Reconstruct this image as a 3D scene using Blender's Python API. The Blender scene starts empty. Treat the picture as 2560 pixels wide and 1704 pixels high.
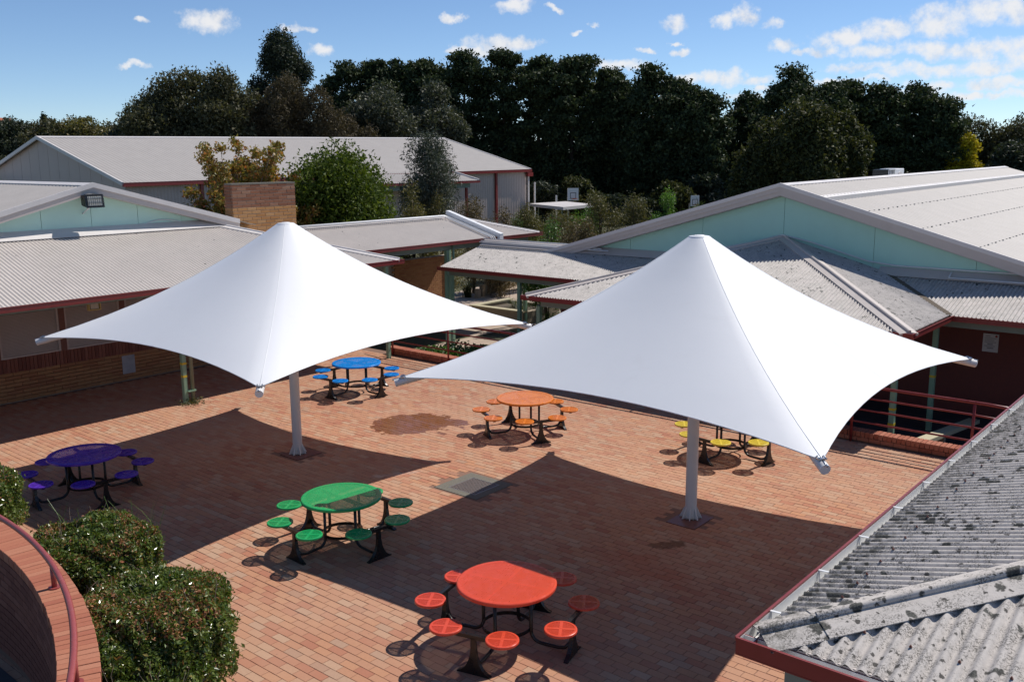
import bpy, math, random
import numpy as np
from mathutils import Vector, Matrix, Euler

random.seed(7)
RNG = np.random.default_rng(7)
scene = bpy.context.scene
col = scene.collection
R = math.radians

# ------------------------------------------------------------------ camera
CAM_F, CAM_PITCH, CAM_ROLL, CAM_H = 2355.2, R(11.14), R(-0.41), 5.593
cam_data = bpy.data.cameras.new('camera')
cam_data.sensor_width = 36.0
cam_data.lens = CAM_F / 2560.0 * 36.0
cam_data.clip_start = 0.1
cam_data.clip_end = 4000.0
cam = bpy.data.objects.new('camera', cam_data)
col.objects.link(cam)
cam.matrix_world = (Matrix.Translation((0, 0, CAM_H)) @ Matrix.Rotation(math.pi / 2 - CAM_PITCH, 4, 'X')
                    @ Matrix.Rotation(CAM_ROLL, 4, 'Z'))
scene.camera = cam

# ------------------------------------------------------------------ light
SUN_AZ, SUN_EL = R(53.96), R(50.58)
SUN_DIR = Vector((math.sin(SUN_AZ) * math.cos(SUN_EL), math.cos(SUN_AZ) * math.cos(SUN_EL), math.sin(SUN_EL)))
sun_data = bpy.data.lights.new('sun', 'SUN')
sun_data.energy = 4.8
sun_data.angle = R(0.53)
sun_data.color = (1.0, 0.95, 0.88)
sun = bpy.data.objects.new('sun', sun_data)
col.objects.link(sun)
sun.location = (30, 20, 40)
sun.rotation_euler = SUN_DIR.to_track_quat('Z', 'Y').to_euler()

world = bpy.data.worlds.new('World')
scene.world = world
world.use_nodes = True
world.cycles.sampling_method = 'MANUAL'
world.cycles.sample_map_resolution = 256
SKY_STRENGTH = 0.118

# clouds: azimuth (from +Y towards +X), elevation, half width, half height, all in degrees
CLOUDS = [(-16.97, 7.36, 1.71, 0.73), (-16.46, 7.67, 0.91, 0.54), (-20.54, 7.31, 0.55, 0.24), (-21.14, 4.92, 0.88, 0.22),
 (-12.13, 7.15, 1.06, 0.29), (-10.9, 5.91, 0.99, 0.39), (0.25, 8.48, 1.51, 0.44), (2.57, 8.18, 0.78, 0.19), (-3.35, 7.8, 0.68, 0.24),
 (-0.81, 6.39, 2.31, 0.63), (-2.22, 5.96, 1.7, 0.34), (0.59, 6.45, 0.97, 0.54), (4.01, 6.85, 0.48, 0.19), (4.89, 7.25, 0.39, 0.15),
 (7.9, 5.9, 0.62, 0.22), (9.62, 5.75, 0.52, 0.22), (9.38, 6.24, 0.29, 0.17), (6.77, 4.99, 2.17, 0.34), (9.57, 7.36, 1.0, 0.54),
 (12.26, 7.3, 0.94, 0.58), (13.35, 7.69, 0.89, 0.63), (14.79, 7.21, 0.6, 0.34), (15.71, 6.0, 1.1, 0.49), (16.7, 5.65, 0.57, 0.24),
 (12.15, 4.26, 1.76, 0.54), (10.12, 4.13, 1.43, 0.34), (14.16, 4.1, 1.39, 0.34), (14.4, 3.62, 1.04, 0.24), (13.53, 3.19, 1.4, 0.24),
 (18.78, 6.2, 1.68, 0.68), (21.03, 6.51, 1.97, 0.73), (23.39, 6.79, 2.35, 0.97), (25.47, 7.16, 1.88, 0.97), (27.32, 7.22, 1.63, 1.34),
 (17.77, 5.61, 1.02, 0.34), (20.49, 5.39, 2.43, 0.49), (23.3, 5.37, 2.78, 0.58), (26.2, 5.23, 2.48, 0.73), (27.71, 4.85, 1.62, 0.63),
 (19.71, 4.63, 2.44, 0.34), (22.79, 4.26, 3.23, 0.44), (26.08, 4.33, 2.49, 0.49), (18.29, 3.86, 1.35, 0.27), (20.17, 3.93, 1.33, 0.24),
 (23.44, 3.49, 1.71, 0.32), (26.33, 3.55, 1.86, 0.44), (25.62, 2.96, 2.5, 0.29), (22.86, 3.17, 1.72, 0.22), (18.31, 3.39, 0.9, 0.24),
 # the same scattered cumulus goes on outside the frame
 (31, 7.5, 3.0, 1.4), (35, 5.0, 3.5, 0.8), (40, 9.0, 3.0, 1.3), (33, 3.2, 3.0, 0.4), (-30, 6.0, 1.6, 0.6), (-38, 9.0, 2.4, 0.9),
 (-5, 14.0, 2.6, 0.9), (14, 13.0, 3.0, 1.1), (25, 15.0, 3.4, 1.4), (-22, 15.0, 2.4, 0.9), (60, 12.0, 4.0, 1.6), (90, 10.0, 4.0, 1.4),
 (-70, 11.0, 3.4, 1.3), (120, 13.0, 4.0, 1.5), (-110, 12.0, 3.6, 1.3), (160, 10.0, 4.0, 1.4), (-150, 14.0, 4.0, 1.5)]


def build_world():
    nt = world.node_tree
    nt.nodes.clear()
    L = nt.links.new

    def n(t, **kw):
        o = nt.nodes.new(t)
        for k, v in kw.items():
            setattr(o, k, v)
        return o

    def math_(op, a, b=None, c=None, clamp=False):
        o = n('ShaderNodeMath', operation=op, use_clamp=clamp)
        for i, v in enumerate((a, b, c)):
            if v is None:
                continue
            if isinstance(v, (int, float)):
                o.inputs[i].default_value = v
            else:
                L(v, o.inputs[i])
        return o.outputs[0]
    out = n('ShaderNodeOutputWorld')
    bg = n('ShaderNodeBackground')
    bg.inputs[1].default_value = SKY_STRENGTH
    L(bg.outputs[0], out.inputs[0])
    sky = n('ShaderNodeTexSky', sky_type='NISHITA', sun_disc=False)
    sky.sun_elevation = SUN_EL
    sky.sun_rotation = SUN_AZ
    sky.altitude = 1200
    sky.air_density = 0.8
    sky.dust_density = 0.0
    sky.ozone_density = 5.0
    tc = n('ShaderNodeTexCoord')
    d = tc.outputs['Generated']
    # ragged outlines: noise displaces the direction before it is compared with the cloud ellipses
    nz = n('ShaderNodeTexNoise')
    nz.inputs['Scale'].default_value = 30
    nz.inputs['Detail'].default_value = 5
    nz.inputs['Roughness'].default_value = 0.62
    L(d, nz.inputs['Vector'])
    sep = n('ShaderNodeSeparateXYZ')
    L(d, sep.inputs[0])
    az = math_('MULTIPLY', math_('ARCTAN2', sep.outputs[0], sep.outputs[1]), 180 / math.pi)
    el = math_('MULTIPLY', math_('ARCSINE', sep.outputs[2]), 180 / math.pi)
    cmb = n('ShaderNodeCombineXYZ')
    L(az, cmb.inputs[0])
    L(el, cmb.inputs[1])
    dis = n('ShaderNodeVectorMath', operation='MULTIPLY_ADD')
    L(nz.outputs['Color'], dis.inputs[0])
    dis.inputs[1].default_value = (2.6, 1.5, 0)
    off = n('ShaderNodeVectorMath', operation='ADD')
    L(cmb.outputs[0], off.inputs[0])
    off.inputs[1].default_value = (-1.3, -0.75, 0)
    L(off.outputs[0], dis.inputs[2])
    cur = None
    for ca, ce, w, h in CLOUDS:
        w, h = w * 1.0, h * 1.02
        ma = n('ShaderNodeVectorMath', operation='MULTIPLY_ADD')
        L(dis.outputs[0], ma.inputs[0])
        ma.inputs[1].default_value = (1 / w, 1 / h, 0)
        ma.inputs[2].default_value = (-ca / w, -ce / h, 0)
        dt = n('ShaderNodeVectorMath', operation='DOT_PRODUCT')
        L(ma.outputs[0], dt.inputs[0])
        L(ma.outputs[0], dt.inputs[1])
        cur = dt.outputs['Value'] if cur is None else math_('MINIMUM', cur, dt.outputs['Value'])
    up = math_('GREATER_THAN', sep.outputs['Z'], 0.0)
    nz2 = n('ShaderNodeTexNoise')
    nz2.inputs['Scale'].default_value = 70
    nz2.inputs['Detail'].default_value = 5
    nz2.inputs['Roughness'].default_value = 0.6
    L(d, nz2.inputs['Vector'])
    dens = math_('SUBTRACT', math_('MULTIPLY_ADD', nz2.outputs['Fac'], 2.4, -0.42), cur)
    mr = n('ShaderNodeMapRange', interpolation_type='SMOOTHSTEP')
    L(dens, mr.inputs['Value'])
    mr.inputs['From Min'].default_value = -0.30
    mr.inputs['From Max'].default_value = 1.05
    fac = math_('MULTIPLY', math_('MULTIPLY', mr.outputs[0], up), 0.93)
    # thick middles are greyer, thin sunlit rims white; the noise carries billows
    nsep = n('ShaderNodeSeparateXYZ')
    L(nz.outputs['Color'], nsep.inputs[0])
    sh = n('ShaderNodeMapRange', interpolation_type='SMOOTHSTEP')
    L(math_('MULTIPLY_ADD', nz2.outputs['Fac'], 0.9, math_('MULTIPLY', nsep.outputs[1], -1.6)), sh.inputs['Value'])
    sh.inputs['From Min'].default_value = -0.95
    sh.inputs['From Max'].default_value = -0.25
    cc = n('ShaderNodeMix', data_type='RGBA')
    L(sh.outputs[0], cc.inputs['Factor'])
    cc.inputs['A'].default_value = (5.3, 5.5, 6.0, 1)
    cc.inputs['B'].default_value = (7.4, 7.4, 7.5, 1)
    mx = n('ShaderNodeMix', data_type='RGBA')
    L(fac, mx.inputs['Factor'])
    L(sky.outputs[0], mx.inputs['A'])
    L(cc.outputs['Result'], mx.inputs['B'])
    L(mx.outputs['Result'], bg.inputs[0])


build_world()
scene.view_settings.view_transform = 'Standard'
scene.view_settings.look = 'None'
scene.view_settings.exposure = 0.0
scene.view_settings.gamma = 1.0
scene.view_settings.use_curve_mapping = False
scene.render.engine = 'CYCLES'
scene.cycles.max_bounces = 5
scene.cycles.diffuse_bounces = 3
scene.cycles.glossy_bounces = 2
scene.cycles.transmission_bounces = 2
scene.cycles.caustics_reflective = False
scene.cycles.caustics_refractive = False
scene.cycles.transparent_max_bounces = 8

# ------------------------------------------------------------------ campus grid
GA = R(50.0)
AX = Vector((math.cos(GA), math.sin(GA), 0))      # away to the right
BX = Vector((math.sin(GA), -math.cos(GA), 0))     # to the right and towards the viewer
UP = Vector((0, 0, 1))
GROUND = -0.65                                    # the lower garden level


def W(a, b, z):
    return AX * a + BX * b + UP * z


# ------------------------------------------------------------------ materials
MATS = {}


def new_mat(name):
    m = bpy.data.materials.new(name)
    m.use_nodes = True
    MATS[name] = m
    nt = m.node_tree
    bsdf = nt.nodes['Principled BSDF']
    return m, nt, bsdf


def node(nt, t, ins=None, **kw):
    o = nt.nodes.new(t)
    for k, v in kw.items():
        setattr(o, k, v)
    for k, v in (ins or {}).items():
        if hasattr(v, 'is_output'):
            nt.links.new(v, o.inputs[k])
        else:
            o.inputs[k].default_value = v
    return o


def mathn(nt, op, a, b=0.0, c=None, clamp=False):
    o = nt.nodes.new('ShaderNodeMath')
    o.operation = op
    o.use_clamp = clamp
    for i, v in enumerate((a, b, c)):
        if v is None:
            continue
        if hasattr(v, 'is_output'):
            nt.links.new(v, o.inputs[i])
        else:
            o.inputs[i].default_value = v
    return o.outputs[0]


def mixc(nt, fac, a, b, blend='MIX'):
    o = nt.nodes.new('ShaderNodeMix')
    o.data_type = 'RGBA'
    o.blend_type = blend
    for k, v in (('Factor', fac), ('A', a), ('B', b)):
        s = [i for i in o.inputs if i.name == k and (i.type == 'VALUE' if k == 'Factor' else i.type == 'RGBA')][0]
        if hasattr(v, 'is_output'):
            nt.links.new(v, s)
        else:
            s.default_value = v if k == 'Factor' else (*v, 1)
    return [s for s in o.outputs if s.type == 'RGBA'][0]


def ramp(nt, fac, stops):
    o = nt.nodes.new('ShaderNodeValToRGB')
    el = o.color_ramp.elements
    while len(el) > 1:
        el.remove(el[-1])
    el[0].position = stops[0][0]
    el[0].color = (*stops[0][1], 1)
    for p, c in stops[1:]:
        e = el.new(p)
        e.color = (*c, 1)
    nt.links.new(fac, o.inputs[0])
    return o.outputs[0]


def smooth(nt, v, lo, hi, a=0.0, b=1.0):
    o = nt.nodes.new('ShaderNodeMapRange')
    o.interpolation_type = 'SMOOTHSTEP'
    nt.links.new(v, o.inputs['Value'])
    o.inputs['From Min'].default_value = lo
    o.inputs['From Max'].default_value = hi
    o.inputs['To Min'].default_value = a
    o.inputs['To Max'].default_value = b
    return o.outputs[0]


def wpos(nt):
    g = nt.nodes.new('ShaderNodeNewGeometry')
    return g.outputs['Position']


def noise(nt, vec, scale, detail=4, rough=0.55, dist=0.0):
    o = node(nt, 'ShaderNodeTexNoise', {'Scale': scale, 'Detail': detail, 'Roughness': rough, 'Distortion': dist})
    if vec is not None:
        nt.links.new(vec, o.inputs['Vector'])
    return o.outputs['Fac']


def bump(nt, bsdf, height, strength=0.3, dist=0.01):
    o = node(nt, 'ShaderNodeBump', {'Strength': strength, 'Distance': dist, 'Height': height})
    nt.links.new(o.outputs[0], bsdf.inputs['Normal'])


def plain(name, c, rough=0.5, var=0.12, scale=6.0, spec=0.5, metallic=0.0, bumpv=0.0, grime=0.0, grime_c=(0.08, 0.07, 0.06)):
    m, nt, b = new_mat(name)
    p = wpos(nt)
    f = noise(nt, p, scale, 5)
    base = mixc(nt, f, tuple(x * (1 - var) for x in c), tuple(min(1, x * (1 + var)) for x in c))
    if grime > 0:
        g = smooth(nt, noise(nt, p, scale * 0.45, 8, 0.65), 0.52, 0.78, 0, grime)
        base = mixc(nt, g, base, grime_c)
    nt.links.new(base, b.inputs['Base Color'])
    nt.links.new(smooth(nt, f, 0.2, 0.8, max(0, rough - 0.08), min(1, rough + 0.08)), b.inputs['Roughness'])
    b.inputs['Metallic'].default_value = metallic
    b.inputs['Specular IOR Level'].default_value = spec
    if bumpv:
        bump(nt, b, noise(nt, p, scale * 12, 6), bumpv, 0.004)
    return m


def brick_mat(name, stops, rough=0.85, dust=None, spread=0.06):
    """alike bricks share a mesh: the tint comes from the object's random number and a per-face number"""
    m, nt, b = new_mat(name)
    oi = nt.nodes.new('ShaderNodeObjectInfo')
    at = node(nt, 'ShaderNodeAttribute', attribute_name='rnd')
    r = mathn(nt, 'FRACT', mathn(nt, 'ADD', oi.outputs['Random'], at.outputs['Fac']))
    base = ramp(nt, r, stops)
    p = wpos(nt)
    f = noise(nt, p, 38, 6, 0.7)
    base = mixc(nt, smooth(nt, f, 0.35, 0.8, 0.0, 0.30), base, tuple(0.55 * x for x in stops[len(stops) // 2][1]))
    if dust:
        big = noise(nt, p, 0.35, 5, 0.6)
        base = mixc(nt, smooth(nt, big, 0.38, 0.66, 0.0, 0.5), base, dust)
    nt.links.new(base, b.inputs['Base Color'])
    b.inputs['Roughness'].default_value = rough
    b.inputs['Specular IOR Level'].default_value = 0.3
    bump(nt, b, f, 0.25, 0.004)
    return m, nt, b, base


# pavers: warm mixed clay with worn dusty middle, one damp rusty patch and small stains
def paver_material():
    m, nt, b, base = brick_mat('paver_clay', [(0.0, (0.396, 0.161, 0.099)), (0.08, (0.421, 0.179, 0.108)), (0.20, (0.446, 0.216, 0.133)), (0.36, (0.458, 0.229, 0.136)),
                                              (0.48, (0.483, 0.241, 0.136)), (0.60, (0.452, 0.232, 0.142)), (0.72, (0.464, 0.260, 0.164)), (0.84, (0.477, 0.291, 0.188)),
                                              (0.92, (0.483, 0.312, 0.210)), (0.965, (0.408, 0.254, 0.173)), (1.0, (0.378, 0.189, 0.123))], 0.86, (0.49, 0.295, 0.195))
    p = wpos(nt)
    at = node(nt, 'ShaderNodeAttribute', attribute_name='rnd')

    def blob(cx, cy, ang, rx, ry, lo, hi, jitter=0.35, sc=1.6):
        mp = node(nt, 'ShaderNodeMapping', {'Vector': p}, vector_type='TEXTURE')
        mp.inputs['Location'].default_value = (cx, cy, 0)
        mp.inputs['Rotation'].default_value = (0, 0, ang)
        mp.inputs['Scale'].default_value = (rx, ry, 1)
        sep = node(nt, 'ShaderNodeSeparateXYZ', {0: mp.outputs[0]})
        r2 = mathn(nt, 'ADD', mathn(nt, 'POWER', sep.outputs[0], 2.0), mathn(nt, 'POWER', sep.outputs[1], 2.0))
        v = mathn(nt, 'ADD', r2, mathn(nt, 'MULTIPLY', mathn(nt, 'SUBTRACT', noise(nt, p, sc, 6, 0.6), 0.5), 2.4))
        v = mathn(nt, 'ADD', v, mathn(nt, 'MULTIPLY', mathn(nt, 'SUBTRACT', at.outputs['Fac'], 0.5), jitter))
        return smooth(nt, v, lo, hi, 1.0, 0.0)
    wet = blob(-2.05, 19.35, R(-28), 1.2, 1.05, 0.58, 0.66, 0.25, 1.3)
    col_ = mixc(nt, mathn(nt, 'MULTIPLY', wet, 0.85), base, (0.20, 0.068, 0.018))
    spill = blob(2.25, 12.95, R(10), 0.34, 0.2, 0.3, 0.8, 0.5, 5)
    col_ = mixc(nt, mathn(nt, 'MULTIPLY', spill, 0.75), col_, (0.13, 0.055, 0.025))
    red = blob(1.75, 12.2, R(-50), 1.1, 0.45, 0.1, 1.0, 0.5, 3)
    col_ = mixc(nt, mathn(nt, 'MULTIPLY', red, 0.55), col_, (0.42, 0.14, 0.075))
    chalk = blob(-2.15, 16.1, R(20), 0.55, 0.12, 0.0, 0.9, 0.4, 6)
    col_ = mixc(nt, mathn(nt, 'MULTIPLY', chalk, 0.35), col_, (0.6, 0.5, 0.42))
    spots = smooth(nt, noise(nt, p, 9.0, 3, 0.5), 0.73, 0.80, 0.0, 0.55)
    col_ = mixc(nt, spots, col_, (0.09, 0.055, 0.04))
    pale = smooth(nt, noise(nt, p, 0.9, 7, 0.7, 0.6), 0.62, 0.74, 0.0, 0.25)
    col_ = mixc(nt, pale, col_, (0.50, 0.36, 0.27))
    nt.links.new(col_, b.inputs['Base Color'])
    nt.links.new(smooth(nt, wet, 0, 1, 0.86, 0.10), b.inputs['Roughness'])
    return m


paver_material()
brick_mat('kerb_brick', [(0, (0.30, 0.085, 0.05)), (0.5, (0.37, 0.12, 0.07)), (1, (0.42, 0.16, 0.10))])
brick_mat('wall_top_brick', [(0, (0.35, 0.115, 0.07)), (0.5, (0.41, 0.155, 0.09)), (1, (0.44, 0.19, 0.115))])
brick_mat('yellow_brick', [(0, (0.38, 0.18, 0.065)), (0.5, (0.44, 0.225, 0.088)), (1, (0.47, 0.265, 0.12))])
brick_mat('orange_brick', [(0, (0.34, 0.16, 0.07)), (0.5, (0.40, 0.20, 0.09)), (1, (0.30, 0.125, 0.06))])
brick_mat('brown_brick', [(0, (0.16, 0.055, 0.04)), (0.5, (0.21, 0.075, 0.05)), (1, (0.25, 0.10, 0.07))])
brick_mat('chimney_red_brick', [(0, (0.20, 0.082, 0.045)), (0.5, (0.26, 0.115, 0.065)), (1, (0.30, 0.17, 0.11))])
plain('sand_joint', (0.22, 0.125, 0.088), 0.95, 0.25, 20)
plain('mortar', (0.36, 0.31, 0.26), 0.95, 0.2, 20)
plain('mortar_dark', (0.13, 0.075, 0.055), 0.95, 0.2, 20)
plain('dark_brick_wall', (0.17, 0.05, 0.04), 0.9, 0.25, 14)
plain('concrete', (0.40, 0.37, 0.33), 0.9, 0.25, 9, bumpv=0.3, grime=0.5)
plain('concrete_worn', (0.15, 0.14, 0.115), 0.92, 0.35, 30, bumpv=0.5, grime=0.7)
plain('path_paving', (0.42, 0.33, 0.26), 0.92, 0.2, 3, grime=0.4)
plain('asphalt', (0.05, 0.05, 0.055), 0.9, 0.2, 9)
plain('soil', (0.11, 0.085, 0.06), 0.95, 0.4, 4)
plain('grassy_earth', (0.085, 0.085, 0.04), 0.95, 0.5, 0.6)
plain('red_paint', (0.22, 0.028, 0.024), 0.38, 0.15, 8, grime=0.12)
plain('rail_red_paint', (0.22, 0.03, 0.028), 0.32, 0.12, 8, grime=0.1, grime_c=(0.4, 0.2, 0.2))
plain('hand_rail_paint', (0.29, 0.06, 0.055), 0.36, 0.15, 14, grime=0.25, grime_c=(0.40, 0.18, 0.17))
plain('post_green_paint', (0.22, 0.36, 0.25), 0.5, 0.1, 8, grime=0.15)
plain('beam_green_paint', (0.20, 0.25, 0.21), 0.6, 0.15, 8, grime=0.2)
plain('mint_panel', (0.40, 0.66, 0.56), 0.6, 0.06, 2.5, grime=0.12, grime_c=(0.32, 0.5, 0.42))
plain('mint_panel_sunlit', (0.52, 0.75, 0.655), 0.6, 0.06, 2.5, grime=0.12, grime_c=(0.42, 0.6, 0.5))  # lighter copy of the mint paint: sunlight on the left gable put into the colour
plain('trim_beige', (0.52, 0.46, 0.42), 0.55, 0.08, 4, grime=0.25, grime_c=(0.36, 0.30, 0.27))
plain('trim_pale', (0.64, 0.60, 0.575), 0.45, 0.08, 4, grime=0.15, grime_c=(0.4, 0.36, 0.33))
plain('white_paint', (0.78, 0.78, 0.78), 0.42, 0.05, 6, grime=0.12, grime_c=(0.55, 0.52, 0.5))
plain('conduit_white', (0.66, 0.66, 0.66), 0.45, 0.05, 6, grime=0.25, grime_c=(0.4, 0.38, 0.36))
plain('gutter_lining', (0.70, 0.70, 0.69), 0.42, 0.1, 10, grime=0.35, grime_c=(0.42, 0.40, 0.36))
plain('steel', (0.55, 0.55, 0.56), 0.3, 0.1, 10, metallic=1.0)
plain('dull_steel', (0.30, 0.29, 0.28), 0.5, 0.2, 20, metallic=0.7, grime=0.3)
plain('grate_steel', (0.27, 0.22, 0.20), 0.5, 0.2, 20, metallic=0.2)
plain('black_coat', (0.012, 0.011, 0.011), 0.3, 0.15, 10)
plain('mast_paint', (0.70, 0.665, 0.635), 0.42, 0.04, 5)
plain('rust_plate', (0.15, 0.045, 0.028), 0.36, 0.3, 12)
plain('shutter', (0.50, 0.42, 0.38), 0.6, 0.08, 5, grime=0.2)
plain('frame_brown', (0.17, 0.065, 0.045), 0.6, 0.2, 10)
plain('grey_panel', (0.34, 0.33, 0.34), 0.5, 0.3, 8, grime=0.3)
plain('timber', (0.33, 0.265, 0.185), 0.85, 0.25, 7, bumpv=0.4, grime=0.5)
plain('pale_timber', (0.47, 0.42, 0.28), 0.8, 0.2, 9, bumpv=0.3, grime=0.2)
plain('yellow_tape', (0.62, 0.45, 0.03), 0.5, 0.1, 9)
plain('old_pipe', (0.19, 0.23, 0.17), 0.7, 0.35, 12, grime=0.5)
plain('paper_white', (0.62, 0.58, 0.56), 0.7, 0.05, 5)
plain('ink_grey', (0.16, 0.14, 0.14), 0.7, 0.05, 5)
plain('ink_red', (0.35, 0.06, 0.05), 0.7, 0.05, 5)
plain('blue_door', (0.05, 0.12, 0.28), 0.4, 0.1, 5)
plain('dark_glass', (0.012, 0.014, 0.016), 0.08, 0.1, 5)
plain('lamp_yellow', (0.55, 0.42, 0.16), 0.5, 0.1, 5)
plain('lamp_lens', (0.42, 0.42, 0.38), 0.15, 0.2, 30)
plain('hall_cladding', (0.52, 0.42, 0.365), 0.55, 0.08, 2, grime=0.15)
plain('bark', (0.10, 0.075, 0.055), 0.9, 0.35, 10, bumpv=0.5)
plain('pale_bark', (0.22, 0.17, 0.13), 0.9, 0.35, 8)
plain('hoop_orange', (0.5, 0.10, 0.03), 0.4, 0.1, 5)


def roof_material(name, c, lichen=0.0, streak=0.25, rough=0.62, eave=None, bmp=0.12):
    m, nt, b = new_mat(name)
    p = wpos(nt)
    f = noise(nt, p, 1.7, 6, 0.6)
    base = mixc(nt, f, tuple(x * 0.86 for x in c), tuple(x * 1.1 for x in c))
    f2 = noise(nt, p, 24, 5, 0.7)
    base = mixc(nt, smooth(nt, f2, 0.45, 0.8, 0, streak), base, tuple(x * 0.55 for x in c))
    if lichen > 0:
        patch = smooth(nt, noise(nt, p, 0.8, 4, 0.6), 0.35, 0.65, 0.45, 1.0)

        def spots(scale, thr, soft, gain):
            off = node(nt, 'ShaderNodeVectorMath', {0: p, 1: (3.1 * scale, 1.7, 0.4)}, operation='ADD')
            wob = node(nt, 'ShaderNodeTexNoise', {'Scale': scale * 3.0, 'Detail': 4, 'Vector': p})
            w2 = node(nt, 'ShaderNodeVectorMath', {0: wob.outputs['Color'], 1: (0.7 / scale,) * 3}, operation='MULTIPLY')
            ad = node(nt, 'ShaderNodeVectorMath', {0: off.outputs[0], 1: w2.outputs[0]}, operation='ADD')
            v = node(nt, 'ShaderNodeTexVoronoi', {'Scale': scale, 'Vector': ad.outputs[0]})
            rr = node(nt, 'ShaderNodeSeparateXYZ', {0: v.outputs['Color']})
            size = mathn(nt, 'MULTIPLY', mathn(nt, 'MULTIPLY', mathn(nt, 'SUBTRACT', rr.outputs[0], thr), gain), patch)
            return smooth(nt, mathn(nt, 'SUBTRACT', size, v.outputs['Distance']), -soft, soft, 0, 1)
        pep = smooth(nt, noise(nt, p, 80, 3, 0.6), 0.46, 0.58, 0.0, 0.85)
        fine = mathn(nt, 'MULTIPLY', smooth(nt, noise(nt, p, 5.5, 6, 0.72), 0.42, 0.58, 0, min(1.0, 0.9 * lichen)), pep)
        base = mixc(nt, fine, base, (0.10, 0.092, 0.08))
        s2 = mathn(nt, 'MULTIPLY', spots(17.0, 0.86 - 0.42 * lichen, 0.06, 0.85), 0.95)
        base = mixc(nt, s2, base, (0.055, 0.05, 0.044))
        s1 = mathn(nt, 'MULTIPLY', spots(6.0, 0.84 - 0.42 * lichen, 0.06, 0.85), 0.95)
        rim = mixc(nt, smooth(nt, noise(nt, p, 70, 4, 0.7), 0.45, 0.68), (0.025, 0.025, 0.022), (0.12, 0.125, 0.105))
        base = mixc(nt, s1, base, rim)
    if eave:
        # grime caught along the lower ends of the sheets
        dt = node(nt, 'ShaderNodeVectorMath', {0: p, 1: tuple(BX)}, operation='DOT_PRODUCT')
        e = smooth(nt, dt.outputs['Value'], eave[0], eave[0] + eave[1], 1.0, 0.0)
        e = mathn(nt, 'MULTIPLY', e, smooth(nt, noise(nt, p, 16, 6, 0.75), 0.38, 0.62, 0.0, 0.9))
        base = mixc(nt, e, base, (0.10, 0.092, 0.075))
    nt.links.new(base, b.inputs['Base Color'])
    b.inputs['Roughness'].default_value = rough
    b.inputs['Specular IOR Level'].default_value = 0.4
    bump(nt, b, f2, bmp, 0.006)
    return m


roof_material('roof_clean', (0.44, 0.405, 0.375), 0.0, 0.3)
roof_material('roof_hall', (0.385, 0.355, 0.33), 0.0, 0.3)
roof_material('roof_spotted', (0.50, 0.455, 0.42), 0.75, 0.25)
roof_material('roof_lichen', (0.57, 0.52, 0.475), 1.25, 0.5, rough=0.8, eave=(-2.69, 0.45), bmp=0.5)
roof_material('roof_light_spots', (0.55, 0.495, 0.45), 0.14, 0.25)


def membrane_material():
    m, nt, b = new_mat('pvc_membrane')
    p = wpos(nt)
    base = mixc(nt, noise(nt, p, 1.2, 4), (0.89, 0.89, 0.895), (0.92, 0.92, 0.923))
    base = mixc(nt, smooth(nt, noise(nt, p, 2.6, 7, 0.7, 0.8), 0.55, 0.78, 0.0, 0.10), base, (0.62, 0.60, 0.56))
    nt.links.new(base, b.inputs['Base Color'])
    b.inputs['Roughness'].default_value = 0.34
    b.inputs['Specular IOR Level'].default_value = 0.5
    bump(nt, b, noise(nt, p, 2.2, 4, 0.6), 0.10, 0.03)
    tr = node(nt, 'ShaderNodeBsdfTranslucent', {'Color': (0.8, 0.78, 0.74, 1)})
    mx = node(nt, 'ShaderNodeMixShader', {0: 0.07, 1: b.outputs[0], 2: tr.outputs[0]})
    nt.links.new(mx.outputs[0], nt.nodes['Material Output'].inputs[0])


membrane_material()


def gloss_paint(name, c, rough=0.22):
    m, nt, b = new_mat(name)
    p = wpos(nt)
    base = mixc(nt, noise(nt, p, 7, 5, 0.6), tuple(x * 0.92 for x in c), tuple(min(1, x * 1.06) for x in c))
    base = mixc(nt, smooth(nt, noise(nt, p, 16, 5, 0.7), 0.6, 0.8, 0, 0.12), base, (0.5, 0.42, 0.36))
    nt.links.new(base, b.inputs['Base Color'])
    nt.links.new(smooth(nt, noise(nt, p, 9, 5), 0.3, 0.7, rough - 0.05, rough + 0.12), b.inputs['Roughness'])
    return m


TABLE_COLOURS = {'red': (0.68, 0.075, 0.035), 'green': (0.012, 0.34, 0.105), 'orange': (0.74, 0.215, 0.03), 'blue': (0.01, 0.24, 0.70),
                 'purple': (0.095, 0.03, 0.42), 'yellow': (0.72, 0.56, 0.07)}
for k, c in TABLE_COLOURS.items():
    gloss_paint('table_' + k, c)


def leaf_mat(name, stops, rough=0.55, trans=0.25, spec=0.4):
    m, nt, b = new_mat(name)
    at = node(nt, 'ShaderNodeAttribute', attribute_name='rnd')
    base = ramp(nt, at.outputs['Fac'], stops)
    nt.links.new(base, b.inputs['Base Color'])
    b.inputs['Roughness'].default_value = rough
    b.inputs['Specular IOR Level'].default_value = spec
    if trans > 0:
        lit = mixc(nt, 1.0, base, (1.3, 1.35, 0.7), 'MULTIPLY')
        tr = node(nt, 'ShaderNodeBsdfTranslucent', {'Color': lit})
        mx = node(nt, 'ShaderNodeMixShader', {0: trans, 1: b.outputs[0], 2: tr.outputs[0]})
        nt.links.new(mx.outputs[0], nt.nodes['Material Output'].inputs[0])
    return m


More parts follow.
